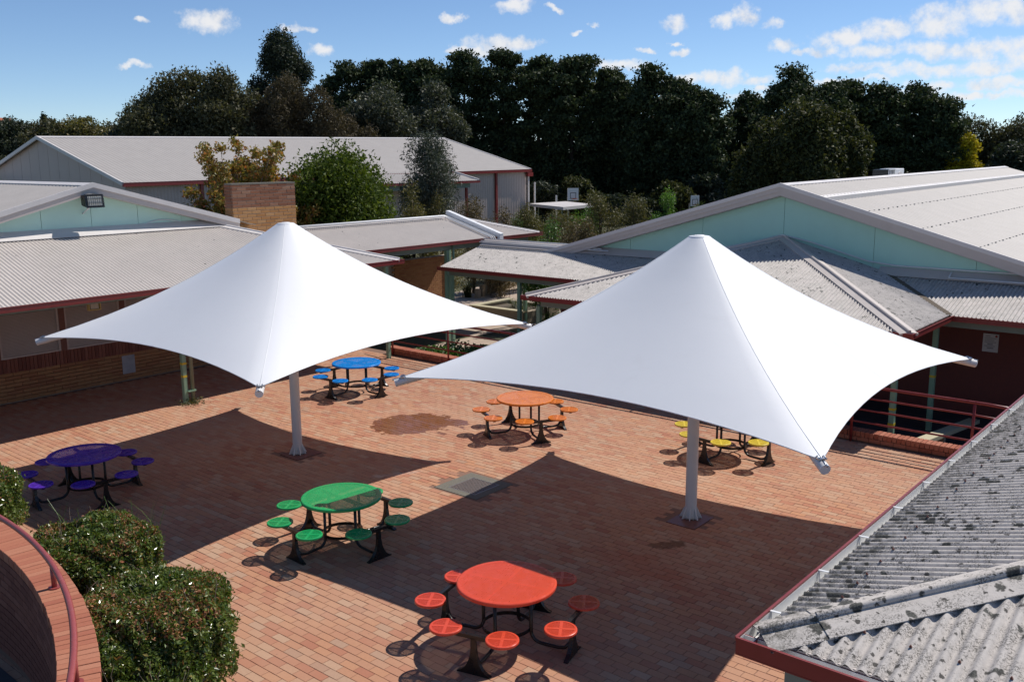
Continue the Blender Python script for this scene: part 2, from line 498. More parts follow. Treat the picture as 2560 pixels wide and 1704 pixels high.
leaf_mat('pine_needles', [(0, (0.026, 0.038, 0.018)), (0.6, (0.048, 0.066, 0.028)), (1, (0.085, 0.105, 0.042))], 0.7, 0.12, 0.2)
leaf_mat('gum_leaves', [(0, (0.05, 0.052, 0.026)), (0.6, (0.085, 0.085, 0.042)), (1, (0.13, 0.115, 0.06))], 0.6, 0.22, 0.25)
leaf_mat('grey_gum_leaves', [(0, (0.045, 0.054, 0.036)), (0.6, (0.075, 0.085, 0.054)), (1, (0.12, 0.12, 0.078))], 0.55, 0.2, 0.3)
leaf_mat('dark_gum_leaves', [(0, (0.025, 0.034, 0.022)), (0.6, (0.042, 0.054, 0.032)), (1, (0.07, 0.078, 0.045))], 0.6, 0.18, 0.25)
leaf_mat('casuarina_leaves', [(0, (0.055, 0.045, 0.026)), (0.6, (0.088, 0.07, 0.04)), (1, (0.12, 0.09, 0.052))], 0.7, 0.15, 0.2)
leaf_mat('cypress_leaves', [(0, (0.03, 0.038, 0.014)), (0.6, (0.06, 0.068, 0.022)), (1, (0.115, 0.108, 0.032))], 0.65, 0.2, 0.25)
leaf_mat('wattle_flowers', [(0, (0.26, 0.20, 0.01)), (0.7, (0.55, 0.44, 0.02)), (1, (0.7, 0.58, 0.04))], 0.7, 0.2, 0.2)
leaf_mat('autumn_leaves', [(0, (0.13, 0.125, 0.025)), (0.45, (0.28, 0.22, 0.045)), (0.75, (0.36, 0.20, 0.05)), (1, (0.38, 0.13, 0.04))], 0.5, 0.3)
leaf_mat('laurel_leaves', [(0, (0.035, 0.06, 0.007)), (0.6, (0.07, 0.105, 0.012)), (1, (0.13, 0.16, 0.022))], 0.6, 0.28, 0.2)
leaf_mat('banksia_leaves', [(0, (0.035, 0.045, 0.03)), (0.6, (0.065, 0.078, 0.052)), (1, (0.12, 0.13, 0.095))], 0.55, 0.15)
leaf_mat('olive_shrub_leaves', [(0, (0.07, 0.07, 0.02)), (0.6, (0.13, 0.12, 0.035)), (1, (0.22, 0.17, 0.06))], 0.55, 0.25)
leaf_mat('brown_shrub_leaves', [(0, (0.07, 0.055, 0.026)), (0.6, (0.13, 0.10, 0.045)), (1, (0.20, 0.14, 0.065))], 0.6, 0.2)
leaf_mat('bright_leaves', [(0, (0.06, 0.13, 0.02)), (0.6, (0.11, 0.22, 0.035)), (1, (0.2, 0.33, 0.06))], 0.45, 0.35)
leaf_mat('strap_leaves', [(0, (0.04, 0.055, 0.018)), (0.6, (0.08, 0.095, 0.03)), (1, (0.19, 0.17, 0.07))], 0.5, 0.25)
leaf_mat('dry_strap_leaves', [(0, (0.10, 0.09, 0.035)), (0.6, (0.19, 0.145, 0.065)), (1, (0.28, 0.21, 0.11))], 0.6, 0.25)
leaf_mat('ground_cover_leaves', [(0, (0.035, 0.085, 0.015)), (0.6, (0.07, 0.15, 0.025)), (1, (0.13, 0.22, 0.05))], 0.4, 0.25)
leaf_mat('hedge_leaves', [(0, (0.05, 0.085, 0.018)), (0.45, (0.10, 0.15, 0.03)), (0.85, (0.18, 0.22, 0.05)), (0.96, (0.26, 0.2, 0.07)), (1, (0.36, 0.13, 0.06))], 0.26, 0.28, 0.6)
leaf_mat('hedge_dry_leaves', [(0, (0.20, 0.08, 0.035)), (0.5, (0.36, 0.16, 0.07)), (1, (0.50, 0.26, 0.13))], 0.4, 0.2)
leaf_mat('low_shrub_leaves', [(0, (0.05, 0.08, 0.014)), (0.6, (0.10, 0.14, 0.025)), (1, (0.17, 0.20, 0.045))], 0.35, 0.25)
leaf_mat('needle_shrub_leaves', [(0, (0.06, 0.065, 0.02)), (0.6, (0.11, 0.105, 0.034)), (1, (0.19, 0.15, 0.052))], 0.6, 0.25)

# ------------------------------------------------------------------ mesh helpers
ORG = {}


def tag(o, label=None, cat=None, group=None, kind=None):
    if label:
        o['label'] = label
    if cat:
        o['category'] = cat
    if group:
        o['group'] = group
    if kind:
        o['kind'] = kind
    return o


def root(name, label, cat, loc=(0, 0, 0), group=None, rz=0.0):
    o = bpy.data.objects.new(name, None)
    o.empty_display_size = 0.2
    o.location = loc
    o.rotation_euler = (0, 0, rz)
    col.objects.link(o)
    ORG[o] = Vector(loc)
    return tag(o, label, cat, group)


def link(name, me, parent=None, m=None):
    o = bpy.data.objects.new(name, me)
    col.objects.link(o)
    if m is not None:
        if len(me.materials) == 0:
            me.materials.append(MATS[m])
        else:
            o.material_slots[0].link = 'OBJECT'
            o.material_slots[0].material = MATS[m]
    if parent is not None:
        o.parent = parent
        ORG[o] = ORG[parent]
    else:
        ORG[o] = Vector((0, 0, 0))
    return o


def np_mesh(name, verts, faces, rnd=None, smooth_=False, org=None):
    """verts (n,3) array, faces (m,k) array with one k, rnd per vertex"""
    verts = np.asarray(verts, dtype=np.float64)
    if org is not None:
        verts = verts - np.array(org)
    faces = np.asarray(faces, dtype=np.int32)
    me = bpy.data.meshes.new(name)
    me.vertices.add(len(verts))
    me.vertices.foreach_set('co', verts.ravel())
    k = faces.shape[1]
    me.loops.add(faces.size)
    me.loops.foreach_set('vertex_index', faces.ravel())
    me.polygons.add(len(faces))
    me.polygons.foreach_set('loop_start', np.arange(0, faces.size, k, dtype=np.int32))
    me.polygons.foreach_set('loop_total', np.full(len(faces), k, dtype=np.int32))
    me.polygons.foreach_set('use_smooth', np.full(len(faces), smooth_, dtype=bool))
    me.update(calc_edges=True)
    if rnd is not None:
        at = me.attributes.new('rnd', 'FLOAT', 'POINT')
        at.data.foreach_set('value', np.asarray(rnd, dtype=np.float32))
    return me


class MB:
    def __init__(s):
        s.v, s.f = [], []

    def poly(s, pts):
        i = len(s.v)
        s.v += [Vector(p) for p in pts]
        s.f.append(tuple(range(i, i + len(pts))))
        return s

    def obox(s, c, X, Y, Z):
        c, X, Y, Z = Vector(c), Vector(X), Vector(Y), Vector(Z)
        if X.cross(Y).dot(Z) < 0:
            X = -X
        i = len(s.v)
        for a, b, d in ((-1, -1, -1), (1, -1, -1), (1, 1, -1), (-1, 1, -1), (-1, -1, 1), (1, -1, 1), (1, 1, 1), (-1, 1, 1)):
            s.v.append(c + X * a + Y * b + Z * d)
        for q in ((3, 2, 1, 0), (4, 5, 6, 7), (0, 1, 5, 4), (1, 2, 6, 5), (2, 3, 7, 6), (3, 0, 4, 7)):
            s.f.append(tuple(i + k for k in q))
        return s

    def gbox(s, a0, a1, b0, b1, z0, z1):
        return s.obox(W((a0 + a1) / 2, (b0 + b1) / 2, (z0 + z1) / 2), AX * ((a1 - a0) / 2), BX * ((b1 - b0) / 2), UP * ((z1 - z0) / 2))

    def bar(s, p, q, w, h, up=UP):
        p, q = Vector(p), Vector(q)
        d = (q - p)
        L = d.length
        d.normalize()
        side = d.cross(up)
        if side.length < 1e-5:
            side = d.cross(Vector((1, 0, 0)))
        side.normalize()
        u = side.cross(d)
        return s.obox((p + q) / 2, d * (L / 2), side * (w / 2), u * (h / 2))

    def tube(s, pts, r, n=10, caps=True):
        pts = [Vector(p) for p in pts]
        rr = r if isinstance(r, (list, tuple)) else [r] * len(pts)
        i0 = len(s.v)
        prev = None
        for k, p in enumerate(pts):
            t = (pts[min(k + 1, len(pts) - 1)] - pts[max(k - 1, 0)]).normalized()
            if prev is None:
                ref = Vector((0, 0, 1)) if abs(t.z) < 0.9 else Vector((1, 0, 0))
                x = t.cross(ref).normalized()
            else:
                x = (prev - t * prev.dot(t)).normalized()
            prev = x
            y = t.cross(x)
            for j in range(n):
                a = 2 * math.pi * j / n
                s.v.append(p + (x * math.cos(a) + y * math.sin(a)) * rr[k])
        for k in range(len(pts) - 1):
            for j in range(n):
                a, b = i0 + k * n + j, i0 + k * n + (j + 1) % n
                s.f.append((a, b, b + n, a + n))
        if caps:
            s.f.append(tuple(i0 + j for j in reversed(range(n))))
            e = i0 + (len(pts) - 1) * n
            s.f.append(tuple(e + j for j in range(n)))
        return s

    def lathe(s, prof, c=(0, 0, 0), n=32, close=True):
        c = Vector(c)
        i0 = len(s.v)
        for r, z in prof:
            for j in range(n):
                a = 2 * math.pi * j / n
                s.v.append(c + Vector((r * math.cos(a), r * math.sin(a), z)))
        for k in range(len(prof) - 1):
            for j in range(n):
                a, b = i0 + k * n + j, i0 + k * n + (j + 1) % n
                s.f.append((a, b, b + n, a + n))
        if close:
            s.f.append(tuple(i0 + j for j in reversed(range(n))))
            e = i0 + (len(prof) - 1) * n
            s.f.append(tuple(e + j for j in range(n)))
        return s

    def prism(s, pts, d):
        """closed polygon swept along d"""
        pts = [Vector(p) for p in pts]
        d = Vector(d)
        nrm = Vector((0, 0, 0))
        for k in range(len(pts)):
            nrm += pts[k].cross(pts[(k + 1) % len(pts)])
        if nrm.dot(d) > 0:
            pts.reverse()
        i, n = len(s.v), len(pts)
        s.v += pts + [p + d for p in pts]
        s.f.append(tuple(range(i, i + n)))
        s.f.append(tuple(range(i + 2 * n - 1, i + n - 1, -1)))
        for k in range(n):
            a, b = i + k, i + (k + 1) % n
            s.f.append((b, a, a + n, b + n))
        return s

    def mesh(s, name, org=(0, 0, 0), smooth_=False):
        me = bpy.data.meshes.new(name)
        o = Vector(org)
        me.from_pydata([tuple(v - o) for v in s.v], [], s.f)
        if smooth_:
            me.polygons.foreach_set('use_smooth', [True] * len(me.polygons))
        me.update()
        return me

    def build(s, name, m, parent=None, smooth_=False, bevel=0.0, auto=False):
        me = s.mesh(name, ORG[parent] if parent is not None else (0, 0, 0), smooth_)
        if auto:
            me.polygons.foreach_set('use_smooth', [True] * len(me.polygons))
            me.set_sharp_from_angle(angle=R(35))
        o = link(name, me, parent, m)
        if bevel > 0:
            md = o.modifiers.new('bevel', 'BEVEL')
            md.width = bevel
            md.segments = 1
            md.limit_method = 'ANGLE'
        return o


def brick_mesh(name, L, D, H, ch=0.006):
    """a brick, centred, length x, depth y, height z, chamfered all round"""
    mb = MB()
    x, y, z = L / 2, D / 2, H / 2
    rings = [(x - ch, y - ch, -z), (x, y, -z + ch), (x, y, z - ch), (x - ch, y - ch, z)]
    for X, Y, Z in rings:
        mb.v += [Vector((-X, -Y, Z)), Vector((X, -Y, Z)), Vector((X, Y, Z)), Vector((-X, Y, Z))]
    mb.f.append((3, 2, 1, 0))
    for k in range(3):
        for j in range(4):
            a, b = k * 4 + j, k * 4 + (j + 1) % 4
            mb.f.append((a, b, b + 4, a + 4))
    mb.f.append((12, 13, 14, 15))
    return mb.mesh(name)


def put(name, me, m, parent, pos, X, Y, Z):
    o = link(name, me, parent, m)
    M = Matrix((X, Y, Z)).transposed().to_4x4()
    M.translation = Vector(pos) - ORG[parent]
    o.matrix_local = M
    return o


def corr_sheet(poly, e, pitch, amp, name, m, parent, samples=6, lift=0.0):
    """corrugated sheet over a convex planar polygon, ridges running across e"""
    P = np.array([tuple(p) for p in poly], float)
    e = np.array(tuple(Vector(e).normalized()))
    nrm = np.zeros(3)
    for k in range(len(P)):
        nrm += np.cross(P[k] - P[0], P[(k + 1) % len(P)] - P[0])
    nrm /= np.linalg.norm(nrm)
    if nrm[2] < -1e-6 or (abs(nrm[2]) < 1e-6 and nrm @ np.array([0, -1, 0]) < 0):
        nrm = -nrm
    e = e - nrm * (e @ nrm)
    e /= np.linalg.norm(e)
    s = np.cross(nrm, e)
    u, v = (P - P[0]) @ e, (P - P[0]) @ s
    n = max(2, int((u.max() - u.min()) / (pitch / samples)))
    us = np.linspace(u.min() + 1e-4, u.max() - 1e-4, n + 1)
    V = []
    for t in us:
        vs = []
        for k in range(len(P)):
            u0, u1, v0, v1 = u[k], u[(k + 1) % len(P)], v[k], v[(k + 1) % len(P)]
            if (u0 - t) * (u1 - t) <= 0 and abs(u1 - u0) > 1e-9:
                vs.append(v0 + (t - u0) / (u1 - u0) * (v1 - v0))
        off = amp * math.sin(2 * math.pi * t / pitch) + lift
        for q in (min(vs), max(vs)):
            V.append(P[0] + e * t + s * q + nrm * off)
    F = [(2 * k, 2 * k + 2, 2 * k + 3, 2 * k + 1) for k in range(len(us) - 1)]
    me = np_mesh(name, V, F, None, True, ORG[parent])
    return link(name, me, parent, m)


def gutter(p0, p1, out, parent, m='red_paint', w=0.12, h=0.11, name='gutter', lining=None):
    """U-shaped gutter along p0-p1, whose inner top edge is the line given; out points away from the roof"""
    p0, p1, out = Vector(p0), Vector(p1), Vector(out).normalized()
    d = (p1 - p0) / 2
    c = (p0 + p1) / 2
    mb = MB()
    t = 0.005
    mb.obox(c + out * (w / 2) - UP * h, d, out * (w / 2), UP * t)
    mb.obox(c + out * (w - t) - UP * (h / 2 - 0.004), d, out * t, UP * (h / 2 - 0.004))
    mb.obox(c + out * t - UP * (h / 2 + 0.006), d, out * t, UP * (h / 2 - 0.006))
    mb.obox(c + out * (w - 0.002) + UP * 0.004, d, out * 0.011, UP * 0.009)
    g = mb.build(name, m, parent)
    if lining:
        li = MB()
        li.obox(c + out * (w / 2) - UP * (h - t - 0.003), d * 0.999, out * (w / 2 - 0.014), UP * 0.002)
        li.obox(c + out * (w - 0.0125) - UP * (h / 2 - 0.006), d * 0.999, out * 0.002, UP * (h / 2 - 0.012))
        li.obox(c + out * 0.0125 - UP * (h / 2 + 0.004), d * 0.999, out * 0.002, UP * (h / 2 - 0.008))
        li.build('gutter_lining', lining, g)
    return g


def cap(p0, p1, downs, w, lift, m, parent, name='ridge_cap', roll=0.0, t=None):
    """folded capping along p0-p1 whose wings lie down the two slopes; downs: a downhill vector of each slope"""
    p0, p1 = Vector(p0), Vector(p1)
    u = (p1 - p0).normalized()
    mb = MB()
    t = lift + 0.015 if t is None else t
    ups = Vector((0, 0, 0))
    for dn in downs:
        dn = Vector(dn)
        wd = (dn - u * dn.dot(u)).normalized()
        nn = u.cross(wd)
        if nn.z < 0:
            nn = -nn
        ups += nn
        mb.prism([p0 + nn * lift, p0 + wd * w + nn * lift, p0 + wd * w + nn * (lift - t), p0 + nn * (lift - t)], p1 - p0)
    if roll > 0:
        ups.normalize()
        mb.tube([p0 + ups * (lift + roll * 0.2), p1 + ups * (lift + roll * 0.2)], roll, 10)
    return mb.build(name, m, parent, auto=True)


def post(a, b, z0, z1, parent, size=0.1, name='post', m='post_green_paint', bands=()):
    o = MB().gbox(a - size / 2, a + size / 2, b - size / 2, b + size / 2, z0, z1).build(name, m, parent, bevel=0.006)
    for z in bands:
        h = size / 2 + 0.003
        MB().gbox(a - h, a + h, b - h, b + h, z, z + 0.05).build('tape_band', 'yellow_tape', o)
    return o


# ------------------------------------------------------------------ setting: ground, plaza, paths
def ground_sheet():
    # one sheet to the horizon; falls gently away behind the garden
    n = 60
    xs = np.concatenate([np.linspace(-1500, -130, 8), np.linspace(-120, 120, n), np.linspace(130, 1500, 8)])
    ys = np.concatenate([np.linspace(-200, -10, 4), np.linspace(0, 130, n), np.linspace(150, 2500, 10)])
    X, Y = np.meshgrid(xs, ys)
    t = np.clip((Y - 40) / 45, 0, 1)
    Z = GROUND - 0.01 - 0.55 * t * t * (3 - 2 * t) + 0.05 * np.sin(X * 0.3) * np.cos(Y * 0.23) * t
    V = np.stack([X.ravel(), Y.ravel(), Z.ravel()], 1)
    w = len(xs)
    F = [(j * w + i, j * w + i + 1, (j + 1) * w + i + 1, (j + 1) * w + i) for j in range(len(ys) - 1) for i in range(w - 1)]
    o = link('ground', np_mesh('ground', V, F, None, True), None, 'grassy_earth')
    tag(o, 'dark grassy earth running out to the trees', kind='structure')


ground_sheet()
plaza = tag(MB().gbox(-9, 18.34, -23.2, 14, -0.72, -0.0055).build('pavement', 'sand_joint'), 'red clay brick paved courtyard', kind='structure')
tag(MB().gbox(21.15, 23.9, -21.9, -13.0, GROUND - 0.2, GROUND + 0.028).build('path', 'path_paving'), 'tan paving beyond the sunken bed', kind='structure')
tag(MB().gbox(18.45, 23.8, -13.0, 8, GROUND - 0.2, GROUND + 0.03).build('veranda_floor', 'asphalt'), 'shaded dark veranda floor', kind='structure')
tag(MB().poly([W(24.0, -21.9, GROUND + 0.02), W(24.0, -25.8, GROUND + 0.02), W(28.0, -29.2, GROUND + 0.02), W(37.0, -31.0, GROUND + 0.02), W(37.0, -24.5, GROUND + 0.02), W(29, -21.5, GROUND + 0.02)][::-1])
    .build('path', 'path_paving'), 'pale paved garden path under the walkway roof', kind='structure')

# ---- pavers: stretcher bond along BX
PL, PW, PJ = 0.238, 0.1185, 0.0042


def proj_px(P):
    x, y, z = P[:, 0], P[:, 1], P[:, 2] - CAM_H
    cp, sp = math.cos(CAM_PITCH), math.sin(CAM_PITCH)
    zc = y * cp - z * sp
    yc = -(y * sp + z * cp)
    u, v = x / zc, yc / zc
    cr, sr = math.cos(CAM_ROLL), math.sin(CAM_ROLL)
    return 1280 + CAM_F * (cr * u - sr * v), 852 + CAM_F * (sr * u + cr * v), zc


def pavers():
    rows = np.arange(int(3.0 / PW), int(18.06 / PW))
    A, B = [], []
    for i in rows:
        bs = np.arange(-22.62, -1.0, PL) + (0.5 * PL if i % 2 else 0) + RNG.normal(0, 0.014)
        A.append(np.full(len(bs), i * PW + PW / 2))
        B.append(bs)
    A, B = np.concatenate(A), np.concatenate(B)
    keep = (B < -1.0) & (B > -22.56)
    holes = [(12.08, 12.72, -7.06, -6.55), (10.36, 10.98, -14.55, -13.98), (10.955, 11.905, -10.97, -9.99)]
    for a0, a1, b0, b1 in holes:
        keep &= ~((A > a0 - 0.05) & (A < a1 + 0.05) & (B > b0 - 0.1) & (B < b1 + 0.1))
    A, B = A[keep], B[keep]
    n = len(A)
    ctr = A[:, None] * np.array(AX) + B[:, None] * np.array(BX)
    px, py, zc = proj_px(ctr)
    inview = (px > 0) & (px < 2560) & (py < 1700)
    # bricks hidden by the near roof (right of its gutter) or by the hedges are not among the 300 that show largest
    inview &= ~((px > 1850) & (py > 1600 - (px - 1845) * 0.85))
    inview &= ~(px < 600)
    order = np.argsort(np.where(inview, zc, 1e6))
    single = np.zeros(n, bool)
    single[order[:300]] = True
    # one joined part for the rest
    idx = np.where(~single)[0]
    m = len(idx)
    hx, hy, ch = (PL - PJ - 0.002) / 2, (PW - PJ) / 2, 0.003
    lx = np.array([-hx, hx, hx, -hx, -hx + ch, hx - ch, hx - ch, -hx + ch])
    ly = np.array([-hy, -hy, hy, hy, -hy + ch, -hy + ch, hy - ch, hy - ch])
    lz = np.array([-0.008] * 4 + [0.0] * 4)
    rot = RNG.normal(0, 0.008, m)[:, None]
    dz = RNG.normal(0, 0.0006, m)[:, None]
    tx, ty = RNG.normal(0, 0.006, m)[:, None], RNG.normal(0, 0.010, m)[:, None]
    X = lx * np.cos(rot) - ly * np.sin(rot) + RNG.normal(0, 0.0015, m)[:, None]
    Y = lx * np.sin(rot) + ly * np.cos(rot)
    Y = Y + RNG.normal(0, 0.0016, m)[:, None] + (0.003 * np.sin(B[idx] * 1.7 + A[idx] * 5.0))[:, None]
    Z = lz + dz + tx * lx + ty * ly
    V = ctr[idx][:, None, :] + X[..., None] * np.array(BX) + Y[..., None] * np.array(AX)
    V[..., 2] = Z
    base = (np.arange(m) * 8)[:, None, None]
    # BX x AX points up, so counter-clockwise in (x, y) faces up
    quads = np.array([[4, 5, 6, 7], [0, 1, 5, 4], [1, 2, 6, 5], [2, 3, 7, 6], [3, 0, 4, 7]])
    F = (base + quads).reshape(-1, 4)
    rnd = np.repeat(RNG.random(m), 8)
    o = link('paver_bricks', np_mesh('paver_bricks', V.reshape(-1, 3), F, rnd), plaza, 'paver_clay')
    tag(o, kind='stuff')
    me = brick_mesh('brick', PL - PJ - 0.002, PW - PJ, 0.05, 0.003)
    for k in np.where(single)[0]:
        r = random.gauss(0, 0.008)
        X = (BX * math.cos(r) + AX * math.sin(r))
        put('brick', me, 'paver_clay', plaza, Vector(ctr[k]) + UP * (-0.025 + random.gauss(0, 0.0005)), X, UP.cross(X), UP)


pavers()


# ---- drain grate let into the paving
def drain():
    a0, a1, b0, b1 = 10.955, 11.905, -10.97, -9.99
    r = root('drain_grate', 'square steel drain grate in a grey concrete surround', 'grate', W((a0 + a1) / 2, (b0 + b1) / 2, 0))
    mb = MB()
    i0, i1, j0, j1 = 11.10, 11.735, -10.77, -10.15
    z0, z1 = -0.06, 0.004
    mb.gbox(a0, i0, b0, b1, z0, z1).gbox(i1, a1, b0, b1, z0, z1).gbox(i0, i1, b0, j0, z0, z1).gbox(i0, i1, j1, b1, z0, z1)
    mb.build('surround', 'concrete_worn', r)
    MB().gbox(i0, i1, j0, j1, -0.02, -0.0035).build('pit', 'black_coat', r)
    n = 14
    for k in range(n):
        b = j0 + 0.03 + (j1 - j0 - 0.06) * k / (n - 1)
        MB().gbox(i0 + 0.02, i1 - 0.02, b - 0.008, b + 0.008, -0.0025, 0.004).build('bar', 'grate_steel', r)
    f = MB()
    f.gbox(i0, i1, j0, j0 + 0.014, -0.005, 0.006).gbox(i0, i1, j1 - 0.014, j1, -0.005, 0.006)
    f.gbox(i0, i0 + 0.014, j0 + 0.014, j1 - 0.014, -0.005, 0.006).gbox(i1 - 0.014, i1, j0 + 0.014, j1 - 0.014, -0.005, 0.006)
    f.build('frame', 'dull_steel', r)


drain()


# ---- low kerb wall with the red railing
def kerb_and_railing():
    r = root('kerb_wall', 'low red brick kerb wall along the back of the paving', 'kerb', W(18.2, -11, 0))
    MB().gbox(18.11, 18.33, -19.9, -3.4, -0.6, 0.19).build('core', 'mortar_dark', r)
    me = brick_mesh('brick', 0.29, 0.076, 0.105, 0.006)
    for k in range(int(16.4 / 0.0865)):
        b = -19.85 + 0.0865 * k
        put('brick', me, 'kerb_brick', r, W(18.225 + random.gauss(0, 0.004), b, 0.155 + random.gauss(0, 0.002)), AX, -BX, UP)
    me2 = brick_mesh('brick', 0.228, 0.1, 0.078, 0.005)
    for k in range(int(16.4 / 0.238)):
        put('brick', me2, 'kerb_brick', r, W(18.135, -19.75 + 0.238 * k, 0.055), BX, AX, UP)
    g = root('railing', 'dark red steel pipe railing on the low brick kerb', 'railing', W(18.05, -11, 0))
    a = 18.045
    for k in range(9):
        b = -4.2 - 2.2 * k
        if b < -20:
            break
        MB().tube([W(a, b, 0.0), W(a, b, 1.14)], 0.026, 10).build('post', 'rail_red_paint', g, True)
    MB().tube([W(a, -19.62, 1.14), W(a, -4.0, 1.14), W(a, -3.0, 1.10)], 0.029, 10).build('rail', 'rail_red_paint', g, True)
    for z in (0.91, 0.67, 0.42):
        MB().tube([W(a, -19.62, z), W(a, -4.2, z), W(a, -3.0, z - 0.04)], 0.019, 8).build('rail', 'rail_red_paint', g, True)
    MB().tube([W(a, -19.62, 0.60), W(a - 0.05, -20.3, 0.42)], 0.019, 8).build('rail', 'rail_red_paint', g, True)


kerb_and_railing()

TAN15 = 0.268


# ------------------------------------------------------------------ near roof (bottom right)
def near_roof():
    a0, b0, z = 5.83, -2.80, 2.15
    r = root('walkway_canopy', 'lichen spotted corrugated hip roof with white lined gutter, nearest the viewer', 'roof', W(6.5, -2.0, 0))
    ae, be = a0 + 0.11, b0 + 0.11
    # side slope, eave along AX
    top = 2.6
    ridge = 4.6
    P = [W(ae, be, z), W(17.0, be, z), W(17.0, be + ridge, z + ridge * TAN15), W(ae + ridge, be + ridge, z + ridge * TAN15)]
    corr_sheet(P, AX, 0.1045, 0.017, 'roof_sheet', 'roof_lichen', r, 10, 0.02)
    P = [W(ae, be, z), W(ae, be + 9, z), W(ae + ridge, be + 9, z + ridge * TAN15), W(ae + ridge, be + ridge, z + ridge * TAN15)]
    corr_sheet(P, BX, 0.1045, 0.017, 'roof_sheet', 'roof_lichen', r, 10, 0.02)
    # hip capping: a roll with two flat wings, laid in two lengths
    nA = Vector((0, 0, 0)) + (UP - BX * -TAN15).normalized()
    u = (AX + BX + UP * TAN15).normalized()
    nside = (UP - BX * TAN15).normalized()
    nfront = (UP - AX * TAN15).normalized()
    wa = AX - UP * 0 - u * (AX.dot(u))
    wside = nside.cross(u).normalized()
    wfront = u.cross(nfront).normalized()
    for s0, s1, lift in ((0.03, 0.52, 0.050), (0.46, 3.2, 0.058), (3.1, 6.2, 0.050)):
        p0 = W(ae, be, z) + u * s0
        p1 = W(ae, be, z) + u * s1
        mb = MB()
        for wd, nn in ((wside, nside), (wfront, nfront)):
            if wd.dot(UP) > 0:
                wd = -wd
            e = 0.21
            prof = [nn * lift, wd * e + nn * (lift - 0.012), wd * e + nn * (lift - 0.020), nn * (lift - 0.009)]
            mb.prism([p0 + q for q in prof], p1 - p0)
        n_ = (nside + nfront).normalized()
        mb.tube([p0 + n_ * (lift + 0.008), p1 + n_ * (lift + 0.008)], 0.032, 12)
        mb.build('hip_cap', 'roof_lichen', r, auto=True)
    # gutters
    gutter(W(a0 + 0.002, b0 + 0.12, z + 0.01), W(17.0, b0 + 0.12, z + 0.01), -BX, r, 'red_paint', 0.12, 0.12, 'gutter', 'gutter_lining')
    gutter(W(a0 + 0.12, b0 + 0.002, z + 0.009), W(a0 + 0.12, 6.0, z + 0.009), -AX, r, 'red_paint', 0.12, 0.12, 'gutter', 'gutter_lining')
    for k in range(11):
        a = a0 + 0.55 + 0.93 * k
        mb = MB()
        mb.bar(W(a, b0 + 0.004, z + 0.012), W(a + 0.01, b0 + 0.125, z + 0.014), 0.024, 0.004)
        mb.bar(W(a - 0.004, b0 + 0.02, z + 0.008), W(a - 0.006, b0 + 0.024, z - 0.09), 0.012, 0.004, AX)
        mb.build('gutter_strap', 'white_paint', r)
    # fixing bolts with rusty washers
    bolt = MB().lathe([(0.0125, 0), (0.011, 0.006), (0.006, 0.008), (0.006, 0.016), (0.0, 0.018)], n=7, close=False).mesh('roof_bolt')
    for row in (0.33, 1.6, 2.9):
        k = 0
        a = 6.05
        while a < 15:
            if a - ae > row + 0.05:
                t = a
                q = round((t - ae) / 0.1045 - 0.25) * 0.1045 + 0.1045 * 0.25
                put('roof_bolt', bolt, 'rust_plate', r, W(ae + q, be + row, z + row * TAN15 + 0.041), AX, nside.cross(AX), nside)
            a += 0.305
        b = be + row + 0.35
        while b < 1.6:
            q = round((b - be) / 0.1045 - 0.25) * 0.1045 + 0.1045 * 0.25
            put('roof_bolt', bolt, 'rust_plate', r, W(ae + row, be + q, z + row * TAN15 + 0.041), AX, nfront.cross(AX), nfront)
            b += 0.305
    MB().gbox(ae + 0.01, ae + 0.05, be + 0.01, 6, z - 0.16, z + 0.012).gbox(ae + 0.05, 17, be + 0.01, be + 0.05, z - 0.16, z + 0.012).build('fascia', 'trim_beige', r)
    # eaves beam and posts below
    MB().gbox(6.02, 6.12, -2.50, 6, 1.70, 2.02).build('beam', 'beam_green_paint', r)
    MB().gbox(6.12, 17, -2.50, -2.40, 1.70, 2.02).build('beam', 'beam_green_paint', r)
    for a, b in ((6.2, -2.3), (11.0, -2.45), (15.5, -2.45), (6.2, 2.5)):
        post(a, b, 0, 1.72, r)


near_roof()


